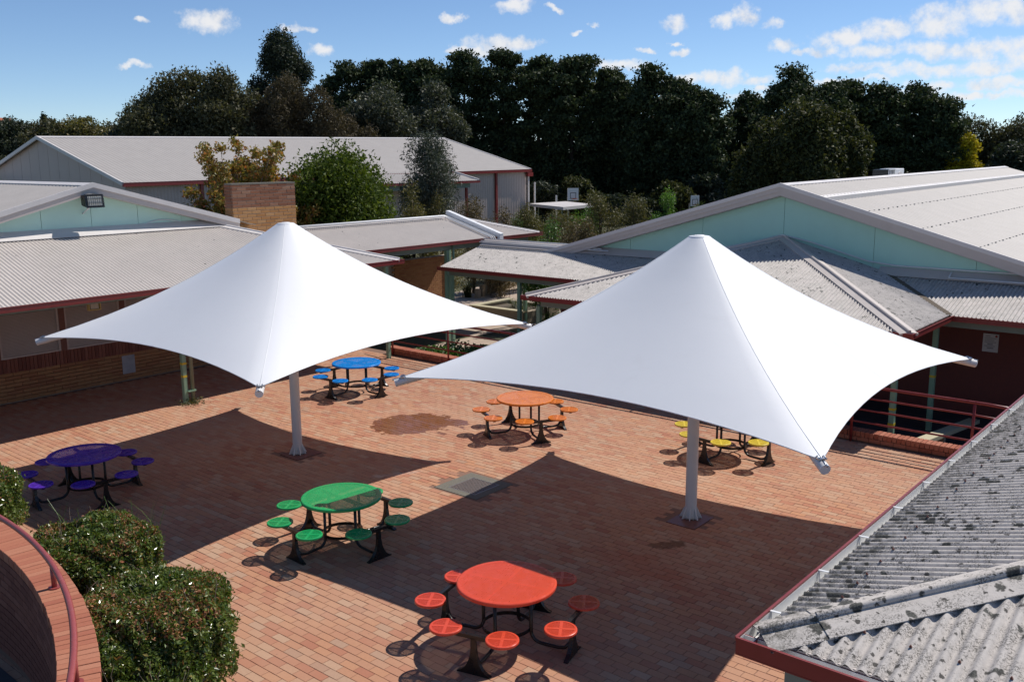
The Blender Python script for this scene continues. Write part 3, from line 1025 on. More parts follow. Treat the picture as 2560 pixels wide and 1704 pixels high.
# ------------------------------------------------------------------ left building with shutters, veranda, gable
def left_building():
    bw, be, ze = -22.65, -19.05, 2.78
    zt = 3.84
    r = root('veranda_building', 'cream brick building with roller shutters, iron veranda roof and pale green gable at left', 'building', W(10, bw, 0))
    # wall core
    wall = MB().gbox(2.0, 14.2, bw - 0.30, bw - 0.055, -0.1, 3.7).gbox(14.2, 17.6, bw - 0.30, bw - 0.055, -0.1, 2.75).build('wall', 'mortar', r)
    # brickwork below the sills
    bl, bh = 0.366, 0.0875
    me = brick_mesh('brick', bl - 0.010, 0.06, bh - 0.010, 0.004)
    meh = brick_mesh('brick', bl / 2 - 0.010, 0.06, bh - 0.010, 0.004)
    V, F, RN = [], [], []
    for c in range(8):
        z = 0.02 + bh * (c + 0.5)
        off = (bl / 2 if c % 2 else 0)
        a = 8.0 - off
        while a < 14.4:
            put('brick', me, 'orange_brick', wall, W(a + bl / 2, bw - 0.028 + random.gauss(0, 0.0015), z), AX, -BX, UP)
            a += bl
    # remaining bricks, out of sight behind the sail or out of frame, as one mesh
    rest = MB()
    for c in range(8):
        z = 0.02 + bh * (c + 0.5)
        off = (bl / 2 if c % 2 else 0)
        for s, e in ((2.0, 8.0 - off), (14.4 + (bl - ((14.4 - 8.0 + off) % bl)) % bl, 17.6)):
            a = s
            while a < e - bl:
                rest.gbox(a + 0.005, a + bl - 0.005, bw - 0.058, bw + 0.002, z - bh / 2 + 0.005, z + bh / 2 - 0.005)
                a += bl
    tag(rest.build('wall_bricks', 'orange_brick', wall), kind='stuff')
    # dark soldier course under the shutters
    ms = brick_mesh('brick', 0.078, 0.09, 0.33, 0.005)
    a = 7.6
    while a < 17.6:
        put('brick', ms, 'brown_brick', wall, W(a, bw - 0.015, 0.885 + random.gauss(0, 0.002)), AX, -BX, UP)
        a += 0.0875
    MB().gbox(2.0, 7.55, bw - 0.06, bw + 0.02, 0.72, 1.05).build('sill', 'brown_brick', wall)
    # roller shutters between brown piers
    w = 1.50
    k = 0
    a = 10.24 - 3 * 1.53
    while a < 17:
        s0, s1 = a, a + 1.33
        sh = MB()
        nz = 30
        for i in range(nz):
            z0 = 1.06 + i * (1.0 / nz)
            sh.prism([W(s0, bw - 0.03, z0 + 0.003), W(s0, bw - 0.018, z0 + 0.012), W(s0, bw - 0.018, z0 + 0.024), W(s0, bw - 0.03, z0 + 0.0325)], AX * (s1 - s0))
        so = sh.build('roller_shutter', 'shutter', r)
        fr = MB()
        fr.gbox(s0 - 0.03, s0 + 0.02, bw - 0.03, bw + 0.02, 1.05, 2.1).gbox(s1 - 0.02, s1 + 0.03, bw - 0.03, bw + 0.02, 1.05, 2.1)
        fr.gbox(s0 + 0.02, s1 - 0.02, bw - 0.03, bw + 0.025, 1.05, 1.085)
        fr.build('frame', 'shutter', so)
        MB().gbox(s1 + 0.03, s1 + 0.17, bw - 0.05, bw + 0.035, 1.05, 2.6).build('pier', 'frame_brown', r)
        MB().gbox(s0 - 0.03, s1 + 0.03, bw - 0.05, bw + 0.03, 2.1, 2.6).build('shutter_box', 'shutter', r)
        a += 1.53
    MB().gbox(11.56, 11.90, bw + 0.002, bw + 0.012, 0.19, 0.66).build('access_panel', 'grey_panel', r, bevel=0.003)
    # veranda roof: sheet, hip to the right end
    P = [W(1.0, be, ze), W(17.9, be, ze), W(17.9 - 3.55, bw + 0.05, zt), W(1.0, bw + 0.05, zt)]
    corr_sheet(P, AX, 0.086, 0.012, 'roof_sheet', 'roof_light_spots', r, 6)
    P = [W(17.9, be, ze), W(17.9, be - 7.1, ze), W(17.9 - 3.55, bw + 0.05, zt)]
    corr_sheet(P, BX, 0.086, 0.016, 'roof_sheet', 'roof_light_spots', r, 6)
    # flashing against the gable wall and hip cap
    fl = MB()
    fl.prism([W(1.0, bw + 0.01, zt + 0.12), W(1.0, bw + 0.02, zt + 0.12), W(1.0, bw + 0.36, zt - 0.058), W(1.0, bw + 0.36, zt - 0.066)], AX * 13.5)
    fl.build('flashing', 'trim_pale', r)
    hp0, hp1 = W(17.9, be, ze + 0.03), W(17.9 - 3.55, bw + 0.05, zt + 0.03)
    cap(hp0 - UP * 0.03, hp1 - UP * 0.03, (BX - UP * 0.3, AX - UP * 0.3), 0.15, 0.03, 'trim_pale', r, 'hip_cap', 0.03)
    gutter(W(1.0, be - 0.03, ze + 0.005), W(18.0, be - 0.03, ze + 0.005), BX, r, 'red_paint', 0.12, 0.10)
    gutter(W(17.87, be + 0.06, ze + 0.004), W(17.87, be - 7.1, ze + 0.004), AX, r, 'red_paint', 0.12, 0.10)
    MB().gbox(1.0, 17.75, -19.44, -19.34, 2.59, 2.69).build('beam', 'beam_green_paint', r)
    MB().gbox(17.66, 17.76, -22.6, -19.44, 2.59, 2.69).build('beam', 'beam_green_paint', r)
    MB().poly([W(1, be - 0.1, 2.70), W(17.8, be - 0.1, 2.70), W(17.8, bw, 2.72), W(1, bw, 2.72)]).build('soffit', 'trim_beige', r)
    for a in (4.95, 11.35, 17.70):
        post(a, -19.40, -0.02, 2.59, r, 0.10, bands=(0.93, 0.63))
    # old downpipe strapped beside the middle post
    dp = MB().tube([W(11.52, -19.36, 0.0), W(11.52, -19.36, 2.5), W(11.52, -19.15, 2.7)], 0.045, 10).build('downpipe', 'old_pipe', r, True)
    MB().gbox(11.38, 11.58, -19.42, -19.30, 0.28, 0.31).build('strap', 'post_green_paint', dp)
    # yellow caged light under the veranda
    lm = root('bulkhead_light', 'small yellow framed light hanging under the left veranda', 'light', W(9.93, -20.5, 2.36))
    mb = MB()
    for q in ((-0.14, -0.12), (0.12, 0.14)):
        mb.gbox(9.93 + q[0], 9.93 + q[1], -20.55, -20.45, 2.27, 2.45)
    mb.gbox(9.81, 10.05, -20.55, -20.45, 2.43, 2.45).gbox(9.81, 10.05, -20.55, -20.45, 2.27, 2.29)
    mb.build('frame', 'lamp_yellow', lm)
    MB().gbox(9.84, 10.02, -20.53, -20.47, 2.30, 2.42).build('lens', 'lamp_lens', lm)
    MB().gbox(9.91, 9.95, -20.52, -20.48, 2.45, 2.70).build('bracket', 'lamp_yellow', lm)
    # gable above
    apa, apz, sl = 11.05, 4.93, 0.272
    bf = bw + 0.02
    joints = [3.9, 5.1, 6.3, 7.5, 8.7, 9.9, 11.1, 12.3, 13.5, 14.7, 15.05]

    def gz(a):
        return apz - 0.12 - abs(a - apa) * sl
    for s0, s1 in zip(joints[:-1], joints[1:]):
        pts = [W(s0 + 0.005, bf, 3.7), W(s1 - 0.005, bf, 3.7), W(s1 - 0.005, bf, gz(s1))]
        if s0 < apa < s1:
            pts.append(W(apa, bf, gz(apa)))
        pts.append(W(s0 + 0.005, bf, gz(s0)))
        MB().prism(pts, BX * -0.02).build('panel', 'mint_panel_sunlit', r)
    MB().prism([W(3.9, bf - 0.03, 3.6), W(15.05, bf - 0.03, 3.6), W(15.05, bf - 0.03, gz(15.05)), W(apa, bf - 0.03, gz(apa)), W(3.9, bf - 0.03, gz(3.9))], BX * -0.2).build('wall', 'mortar_dark', r)
    # bargeboards, two tones, standing out from the wall
    ob = bf + 0.30
    for a1 in (15.05, 2.0):
        sgn = 1 if a1 > apa else -1
        p = lambda a, dz, b=ob: W(a, b, apz - abs(a - apa) * sl + dz)
        MB().prism([p(apa, 0.10), p(a1, 0.10), p(a1, -0.02), p(apa, -0.02)], BX * 0.05).build('barge_trim', 'trim_pale', r)
        MB().prism([p(apa, -0.02, ob - 0.01), p(a1, -0.02, ob - 0.01), p(a1, -0.16, ob - 0.01), p(apa, -0.16, ob - 0.01)], BX * 0.035).build('bargeboard', 'trim_beige', r)
        MB().prism([p(apa, -0.16), p(a1, -0.16), p(a1, -0.145), p(apa, -0.145)], BX * -0.29).build('soffit', 'trim_beige', r)
    # main roof behind the gable
    corr_sheet([W(apa, ob, apz + 0.06), W(apa, -44, apz + 0.06), W(2, -44, apz + 0.06 - (apa - 2) * sl), W(2, ob, apz + 0.06 - (apa - 2) * sl)], BX, 0.19, 0.012, 'roof_sheet', 'roof_clean', r, 6)
    corr_sheet([W(apa, ob, apz + 0.06), W(apa, -44, apz + 0.06), W(15.6, -44, apz + 0.06 - 4.55 * sl), W(15.6, ob, apz + 0.06 - 4.55 * sl)], BX, 0.19, 0.012, 'roof_sheet', 'roof_clean', r, 6)
    cap(W(apa, ob, apz + 0.06), W(apa, -44, apz + 0.06), (AX - UP * sl, -AX - UP * sl), 0.2, 0.03, 'trim_pale', r)
    # conduit bowing over the flashing
    MB().tube([W(12.4 + 0.11 * k, bf + 0.03, 3.93 + 0.10 * math.sin(math.pi * k / 10)) for k in range(11)], 0.012, 6).build('conduit', 'conduit_white', r, True)
    # brick chimney stack at the foot of the gable
    c0, c1, cb0, cb1 = 15.10, 17.22, bw - 0.34, bw
    ch = MB().gbox(c0 + 0.02, c1 - 0.02, cb0 + 0.02, cb1 - 0.012, 2.6, 4.84).build('chimney', 'mortar', r)
    L_, H_ = 0.3029, 0.092
    mf = brick_mesh('brick', L_ - 0.012, 0.08, H_ - 0.012, 0.005)
    mh = brick_mesh('brick', L_ / 2 - 0.012, 0.08, H_ - 0.012, 0.005)
    for c in range(16):
        z = 4.86 - H_ * (c + 0.5)
        mt = 'chimney_red_brick' if c < 7 else 'yellow_brick'
        if c % 2 == 0:
            xs = [(c0 + L_ * (i + 0.5), mf) for i in range(7)]
        else:
            xs = [(c0 + L_ / 4, mh)] + [(c0 + L_ * (i + 1), mf) for i in range(6)] + [(c1 - L_ / 4, mh)]
        for x, me_ in xs:
            put('brick', me_, mt, ch, W(x, cb1 - 0.04 + random.gauss(0, 0.002), z), AX, -BX, UP)
        put('brick', mf, mt, ch, W(c0 + 0.04, cb1 - 0.08 - L_ / 2 + (0 if c % 2 else -0.004), z), BX, AX, UP)
    MB().gbox(c0 - 0.005, c1 + 0.005, cb0 - 0.005, cb1 + 0.006, 4.845, 4.885).build('capping', 'concrete_worn', ch)
    # floodlight fixed to the gable
    f = root('floodlight', 'black wire guarded floodlight on a bracket on the pale green gable', 'floodlight', W(10.95, bw, 4.55))
    ca, cb, cz = 10.95, bw + 0.50, 4.60
    MB().tube([W(ca - 0.05, bf, 4.28), W(ca, cb - 0.12, cz - 0.12)], 0.018, 8).build('arm', 'conduit_white', f, True)
    MB().prism([W(ca - 0.22, cb - 0.16, cz + 0.13), W(ca - 0.22, cb + 0.05, cz + 0.16), W(ca - 0.22, cb + 0.10, cz - 0.16), W(ca - 0.22, cb - 0.16, cz - 0.10)], AX * 0.44).build('housing', 'black_coat', f, bevel=0.01)
    g = MB()
    o0 = W(ca, cb + 0.085, cz)
    up = (W(0, -0.05, 0.32)).normalized()
    g.obox(o0, AX * 0.17, up * 0.11, up.cross(AX) * 0.006)
    g.build('lens', 'lamp_lens', f)
    g = MB()
    for k in range(9):
        g.bar(o0 + AX * (-0.2 + 0.05 * k) + BX * 0.03 - up * 0.15, o0 + AX * (-0.2 + 0.05 * k) + BX * 0.03 + up * 0.15, 0.006, 0.006, BX)
    for k in range(4):
        g.bar(o0 - AX * 0.21 + BX * 0.034 + up * (-0.15 + 0.1 * k), o0 + AX * 0.21 + BX * 0.034 + up * (-0.15 + 0.1 * k), 0.006, 0.006, BX)
    g.build('guard', 'black_coat', f)


left_building()


# ------------------------------------------------------------------ right building: gable, lean-to, hipped porch
def right_building():
    aw = 23.9
    r = root('gabled_building', 'pale green gabled building with lichen spotted iron veranda and hipped porch at right', 'building', W(aw, -10.6, GROUND))
    apb, apz, sl = -10.6, 4.72, 0.285
    # brick wall under the veranda
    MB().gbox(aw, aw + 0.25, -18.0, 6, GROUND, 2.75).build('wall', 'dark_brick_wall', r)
    for b in (-14.2, -12.9):
        MB().gbox(aw - 0.06, aw - 0.002, b - 0.2, b + 0.2, GROUND, 2.6).build('pier', 'brown_brick', r)
    d = MB().gbox(aw - 0.03, aw - 0.004, -13.95, -13.1, GROUND, 1.5).build('door', 'dark_glass', r)
    MB().gbox(aw - 0.06, aw - 0.031, -13.95, -13.85, GROUND, 1.55).gbox(aw - 0.06, aw - 0.031, -13.2, -13.1, GROUND, 1.55).gbox(aw - 0.06, aw - 0.031, -13.85, -13.2, 1.45, 1.55).build('frame', 'blue_door', d)

    def gz(b):
        return apz - 0.12 - abs(b - apb) * sl
    js = [apb + 2.4 * k for k in range(-4, 8)]
    js[0] = -18.25
    for s0, s1 in zip(js[:-1], js[1:]):
        z0 = 2.5
        pts = [W(aw - 0.004, s0 + 0.005, z0), W(aw - 0.004, s1 - 0.005, z0), W(aw - 0.004, s1 - 0.005, max(z0 + 0.02, gz(s1))), W(aw - 0.004, s0 + 0.005, max(z0 + 0.02, gz(s0)))]
        MB().prism(pts, AX * 0.02).build('panel', 'mint_panel', r)
    MB().prism([W(aw + 0.03, -18.2, 2.4), W(aw + 0.03, -3.2, 2.4), W(aw + 0.03, apb, gz(apb)), W(aw + 0.03, -18.2, gz(-18.2) + 0.0)], AX * 0.2).build('wall', 'mortar_dark', r)
    oa = aw - 0.32
    for b1 in (-18.6, 8.0):
        p = lambda b, dz, a=oa: W(a, b, apz - abs(b - apb) * sl + dz)
        MB().prism([p(apb, 0.12), p(b1, 0.12), p(b1, 0.02), p(apb, 0.02)], AX * -0.05).build('barge_trim', 'trim_pale', r)
        MB().prism([p(apb, 0.02, oa + 0.01), p(b1, 0.02, oa + 0.01), p(b1, -0.10, oa + 0.01), p(apb, -0.10, oa + 0.01)], AX * -0.035).build('bargeboard', 'trim_beige', r)
        MB().prism([p(apb, -0.10, oa + 0.03), p(b1, -0.10, oa + 0.03), p(b1, -0.22, oa + 0.03), p(apb, -0.22, oa + 0.03)], AX * -0.03).build('bargeboard', 'trim_beige', r)
        MB().prism([p(apb, -0.22), p(b1, -0.22), p(b1, -0.205), p(apb, -0.205)], AX * 0.31).build('soffit', 'trim_beige', r)
    # main roof; the near slope steps down along a flashing just right of the ridge
    far, zr = 47.0, 0.14
    zz = lambda a, b, dz=0.0: W(a, b, apz + 0.08 - abs(b - apb) * sl + zr * (a - aw) / (far - aw) + dz)
    stp = -9.55
    corr_sheet([zz(oa, apb), zz(far, apb), zz(far, stp), zz(oa, stp)], AX, 0.24, 0.014, 'roof_sheet', 'roof_clean', r, 6)
    corr_sheet([zz(oa, stp, -0.12), zz(far, stp, -0.12), zz(far, 9, -0.12), zz(oa, 9, -0.12)], AX, 0.24, 0.014, 'roof_sheet', 'roof_clean', r, 6)
    corr_sheet([zz(oa, apb), zz(far, apb), zz(far, -18.8), zz(oa, -18.8)], AX, 0.24, 0.014, 'roof_sheet', 'roof_clean', r, 6)
    MB().prism([zz(oa + 0.1, stp - 0.05, 0.015), zz(oa + 0.1, stp + 0.06, -0.005), zz(oa + 0.1, stp + 0.06, -0.125), zz(oa + 0.1, stp + 0.05, -0.125), zz(oa + 0.1, stp - 0.05, 0.0)],
               zz(far, stp) - zz(oa + 0.1, stp)).build('step_flashing', 'trim_pale', r)
    cap(zz(oa, apb), zz(far, apb), (BX - UP * sl, -BX - UP * sl), 0.17, 0.03, 'trim_pale', r)
    # rows of fixing screws show as dotted lines
    for k in range(5):
        b = -8.6 + 1.35 * k
        mb = MB()
        a = oa + 0.6
        while a < far - 1:
            c = zz(a, b, -0.105)
            mb.obox(c, AX * 0.017, BX * 0.017, UP * 0.010)
            a += 0.36
        tag(mb.build('roof_screws', 'dull_steel', r), kind='stuff')
    # lean-to
    al, zl = 21.68, 2.09
    zt = zl + (aw - al) * TAN15
    porch_l, porch_r = -15.45, -5.72
    amp, pit = 0.017, 0.088
    corr_sheet([W(al, -21.2, zl), W(al, -10.6, zl), W(aw, -10.6, zt), W(aw, -21.2, zt)], BX, pit, amp, 'roof_sheet', 'roof_spotted', r, 6)
    vr = porch_r
    corr_sheet([W(al, vr, zl), W(al, 5, zl), W(aw, 5, zt), W(aw, vr - (aw - al), zt)], BX, pit, amp, 'roof_sheet', 'roof_spotted', r, 6)
    # porch pyramid
    zpl, zpr = 1.98, 2.09
    apx = W(aw, (porch_l + porch_r) / 2, 3.40)
    fl_, fr_ = W(18.98, porch_l, zpl), W(19.0, porch_r, zpr)
    corr_sheet([fl_ + UP * 0.0, fr_, apx], (fr_ - fl_), pit, amp, 'roof_sheet', 'roof_spotted', r, 6, 0.01)
    corr_sheet([fr_, W(al, porch_r, zl), W(aw, vr - (aw - al), zt), apx], AX, pit, amp, 'roof_sheet', 'roof_spotted', r, 6, 0.01)
    corr_sheet([fl_, W(aw - 0.0, porch_l - 0.0, 2.06), apx], AX, pit, amp, 'roof_sheet', 'roof_spotted', r, 6, 0.01)
    for q in (fl_, fr_):
        cap(q, apx, (-AX - UP * TAN15, (BX if q is fr_ else -BX) - UP * TAN15), 0.19, 0.035, 'trim_beige', r, 'hip_cap', 0.035)
    # valley gutter, dark with litter
    v0, v1 = W(al, porch_r, zl + 0.03), W(aw, vr - (aw - al), zt + 0.03)
    MB().bar(v0, v1, 0.14, 0.012).build('valley_gutter', 'soil', r)
    # flashings along the wall
    for b0, b1 in ((-21.2, -13.0), (-8.0, 5)):
        MB().prism([W(aw - 0.01, b0, zt + 0.13), W(aw - 0.02, b0, zt + 0.13), W(aw - 0.30, b0, zt - 0.045), W(aw - 0.30, b0, zt - 0.055)], BX * (b1 - b0)).build('flashing', 'trim_beige', r)
    for q in (fl_, fr_):
        d = (W(aw, q.dot(BX), 0) - apx)
    MB().tube([W(aw - 0.06, -13.0 + 0.0, zt + 0.20), W(aw - 0.06, -11.5, 3.22), W(aw - 0.06, -10.6, 3.47), W(aw - 0.06, -9.8, 3.32), W(aw - 0.06, -8.3, 2.92), W(aw - 0.06, -7.6, zt + 0.17), W(aw - 0.06, 4, zt + 0.14)], 0.02, 8).build('conduit', 'conduit_white', r, True)
    MB().tube([W(aw - 0.32, -6.3, zt + 0.0), W(aw - 0.12, -6.3, zt + 0.11)], 0.02, 8).build('conduit', 'conduit_white', r, True)
    MB().tube([W(aw - 0.35, -6.3, zt + 0.0), W(aw - 0.35, 4, zt + 0.0)], 0.02, 8).build('conduit', 'conduit_white', r, True)
    for k, (da, dz) in enumerate(((0.10, 0.16), (0.22, 0.10), (0.30, 0.06))):
        MB().tube([W(aw - da, -21.2, zt + dz), W(aw - da, -16.6 + 0.3 * k, zt + dz)], 0.018, 8).build('conduit', 'conduit_white', r, True)
    # gutters and beams
    gutter(W(al + 0.03, -21.25, zl), W(al + 0.03, porch_l - 0.4, zl), -AX, r, 'red_paint', 0.12, 0.10)
    gutter(W(al + 0.03, porch_r + 0.1, zl), W(al + 0.03, 5, zl), -AX, r, 'red_paint', 0.12, 0.10)
    gutter(fl_ + AX * 0.03 - BX * 0.1, fr_ + AX * 0.03 + BX * 0.1, -AX, r, 'red_paint', 0.12, 0.10)
    gutter(fr_ - BX * 0.03 - AX * 0.08, W(al, porch_r - 0.03, zl), BX, r, 'red_paint', 0.12, 0.10)
    gutter(fl_ + BX * 0.03 - AX * 0.08, W(al, porch_l + 0.03, zpl), -BX, r, 'red_paint', 0.12, 0.10)
    MB().bar(fl_ + AX * 0.3 + BX * 0.3 - UP * 0.19, fr_ + AX * 0.3 - BX * 0.3 - UP * 0.19, 0.08, 0.2).build('beam', 'beam_green_paint', r)
    MB().gbox(19.4, al, porch_r - 0.35, porch_r - 0.27, zl - 0.28, zl - 0.08).build('beam', 'beam_green_paint', r)
    MB().gbox(al + 0.22, al + 0.30, -21.0, porch_l, zl - 0.28, zl - 0.08).build('beam', 'beam_green_paint', r)
    MB().gbox(al + 0.22, al + 0.30, porch_r - 0.2, 5, zl - 0.28, zl - 0.08).build('beam', 'beam_green_paint', r)
    for a, b, zz_ in ((19.3, porch_l + 0.2, zpl), (19.3, -10.6, zl), (19.3, porch_r - 0.31, zl), (al + 0.26, porch_r - 0.31, zl), (al + 0.26, -21.15, zl), (al + 0.26, -20.92, zl), (al + 0.26, -18.1, zl), (al + 0.26, -15.6, zl), (al + 0.26, -1.0, zl)):
        post(a, b, GROUND, zz_ - 0.28, r, 0.11, bands=((0.42, 0.10) if b > -8 and a < 20 else ((0.62,) if b > -8 else ())))
    # plank edging the sunken bed behind the kerb
    t = root('timber_beam', 'pale timber sleeper running from the kerb back under the right veranda', 'timber', W(20, -5.3, GROUND))
    MB().bar(W(18.42, -5.35, 0.02), W(22.2, -5.15, -0.30), 0.24, 0.09).build('plank', 'pale_timber', t, bevel=0.006)
    MB().gbox(20.0, 20.12, -5.32, -5.18, GROUND, -0.17).build('support', 'timber', t)
    # notice on the shaded wall
    s = root('wall_notice', 'white printed notice fixed to the dark brick wall under the right veranda', 'sign', W(aw, -5.34, 1.18))
    a = aw - 0.012
    MB().gbox(a - 0.008, a, -5.51, -5.17, 0.97, 1.40).build('board', 'paper_white', s)
    tx = MB()
    for k, (w0, w1) in enumerate(((0.05, 0.16), (0.04, 0.29), (0.04, 0.25), (0.04, 0.29), (0.10, 0.22), (0.04, 0.27), (0.10, 0.24))):
        z = 1.345 - 0.047 * k
        h = 0.012 if k not in (4, 6) else 0.020
        tx.gbox(a - 0.0105, a - 0.009, -5.51 + w0, -5.51 + w1, z - h / 2, z + h / 2)
    tx.build('print', 'ink_grey', s)
    MB().tube([W(a - 0.012, -5.225, 1.35), W(a - 0.009, -5.225, 1.35)], 0.028, 14).build('seal', 'ink_red', s)
    # air conditioner on the far slope
    ac = root('air_conditioner', 'white boxed air conditioner standing on the far side of the right roof', 'air conditioner', W(35.4, -11.75, 4.4))
    MB().gbox(35.3, 36.3, -12.1, -11.55, 4.35, 5.02).build('case', 'white_paint', ac, bevel=0.02)
    MB().gbox(34.6, 35.26, -12.1, -11.55, 4.35, 5.0).build('coil', 'black_coat', ac)
    g = MB()
    for k in range(5):
        g.gbox(34.6 + 0.15 * k, 34.63 + 0.15 * k, -11.545, -11.525, 4.35, 5.02)
    for k in range(4):
        g.gbox(34.6, 35.24, -11.52, -11.50, 4.45 + 0.18 * k, 4.475 + 0.18 * k)
    g.build('grille', 'white_paint', ac)
    fan = MB()
    fan.tube([W(35.85, -11.548, 4.70), W(35.85, -11.52, 4.70)], 0.22, 18)
    fan.build('fan_cover', 'trim_pale', ac)


right_building()


# ------------------------------------------------------------------ covered walkway in the middle
def middle_walkway():
    r = root('covered_walkway', 'iron roofed covered walkway with red gutter and white cable duct in the middle distance', 'walkway', W(22, -22.5, GROUND))
    be, ze, bt, zt = -21.6, 2.80, -23.85, 3.43
    end = 27.35
    hp = W(end - 2.3, bt, zt)
    corr_sheet([W(13, be, ze), W(end, be, ze), hp, W(13, bt, zt)], AX, 0.086, 0.012, 'roof_sheet', 'roof_light_spots', r, 6)
    corr_sheet([W(13, 2 * bt - be, ze), W(end, 2 * bt - be, ze), hp, W(13, bt, zt)], AX, 0.086, 0.016, 'roof_sheet', 'roof_clean', r, 6)
    corr_sheet([W(end, be, ze), W(end, 2 * bt - be, ze), hp], BX, 0.086, 0.016, 'roof_sheet', 'roof_clean', r, 6)
    cap(W(13, bt, zt), hp, (BX - UP * 0.28, -BX - UP * 0.28), 0.17, 0.03, 'trim_pale', r)
    cap(hp, W(end, be, ze), (BX - UP * 0.28, AX - UP * 0.28), 0.13, 0.03, 'trim_pale', r, 'hip_cap', 0.02)
    gutter(W(13, be - 0.03, ze), W(end + 0.1, be - 0.03, ze), BX, r, 'red_paint', 0.12, 0.10)
    gutter(W(end - 0.03, be + 0.08, ze), W(end - 0.03, 2 * bt - be, ze), AX, r, 'red_paint', 0.12, 0.10)
    MB().gbox(13, end - 0.3, be - 0.36, be - 0.28, ze - 0.30, ze - 0.08).build('beam', 'beam_green_paint', r)
    for a in (19.0, 22.75, 26.9):
        post(a, be - 0.32, GROUND, ze - 0.30, r, 0.12)
        post(a, 2 * bt - be + 0.32, GROUND, ze - 0.30, r, 0.12)
    MB().tube([W(22.95, be - 0.2, ze - 0.1), W(22.95, be - 0.2, 1.9)], 0.04, 10).build('downpipe', 'post_green_paint', r, True)
    # white cable duct over the roof and down to the lean-to, with conduits beside it
    sl = (ze - zt) / (be - bt)
    da = 24.95
    p = lambda b, dz, a=da: W(a, b, zt + (b - bt) * sl + dz)
    MB().bar(p(bt - 0.1, 0.12), p(be + 0.22, 0.12), 0.20, 0.15).bar(p(be + 0.17, 0.14), p(be + 0.17, -0.42), 0.20, 0.12, BX).build('cable_duct', 'white_paint', r, bevel=0.01)
    for k in range(3):
        a = da - 0.25 - 0.10 * k
        MB().tube([W(14, bt + 0.10 + 0.1 * k, zt + 0.06 + 0.0 * k), W(a - 0.15, bt + 0.10 + 0.1 * k, zt + 0.06), p(bt + 0.3 + 0.1 * k, 0.06, a), p(be + 0.10, 0.06, a), p(be + 0.16, 0.0, a), p(be + 0.16, -0.42, a)], 0.022, 8).build('conduit', 'conduit_white', r, True)
    # sunlit brick wall at the back of the walkway
    w = root('garden_wall', 'orange brick wall standing behind the middle walkway posts', 'wall', W(24, -25.8, GROUND))
    MB().gbox(20.5, 27.0, -26.1, -25.86, GROUND, 1.75).build('core', 'mortar', w)
    me = brick_mesh('brick', 0.228, 0.06, 0.076, 0.004)
    for c in range(20):
        for k in range(13):
            put('brick', me, 'orange_brick', w, W(24.0 + 0.238 * k + (0.119 if c % 2 else 0), -25.84, 1.69 - 0.086 * c), AX, -BX, UP)


middle_walkway()


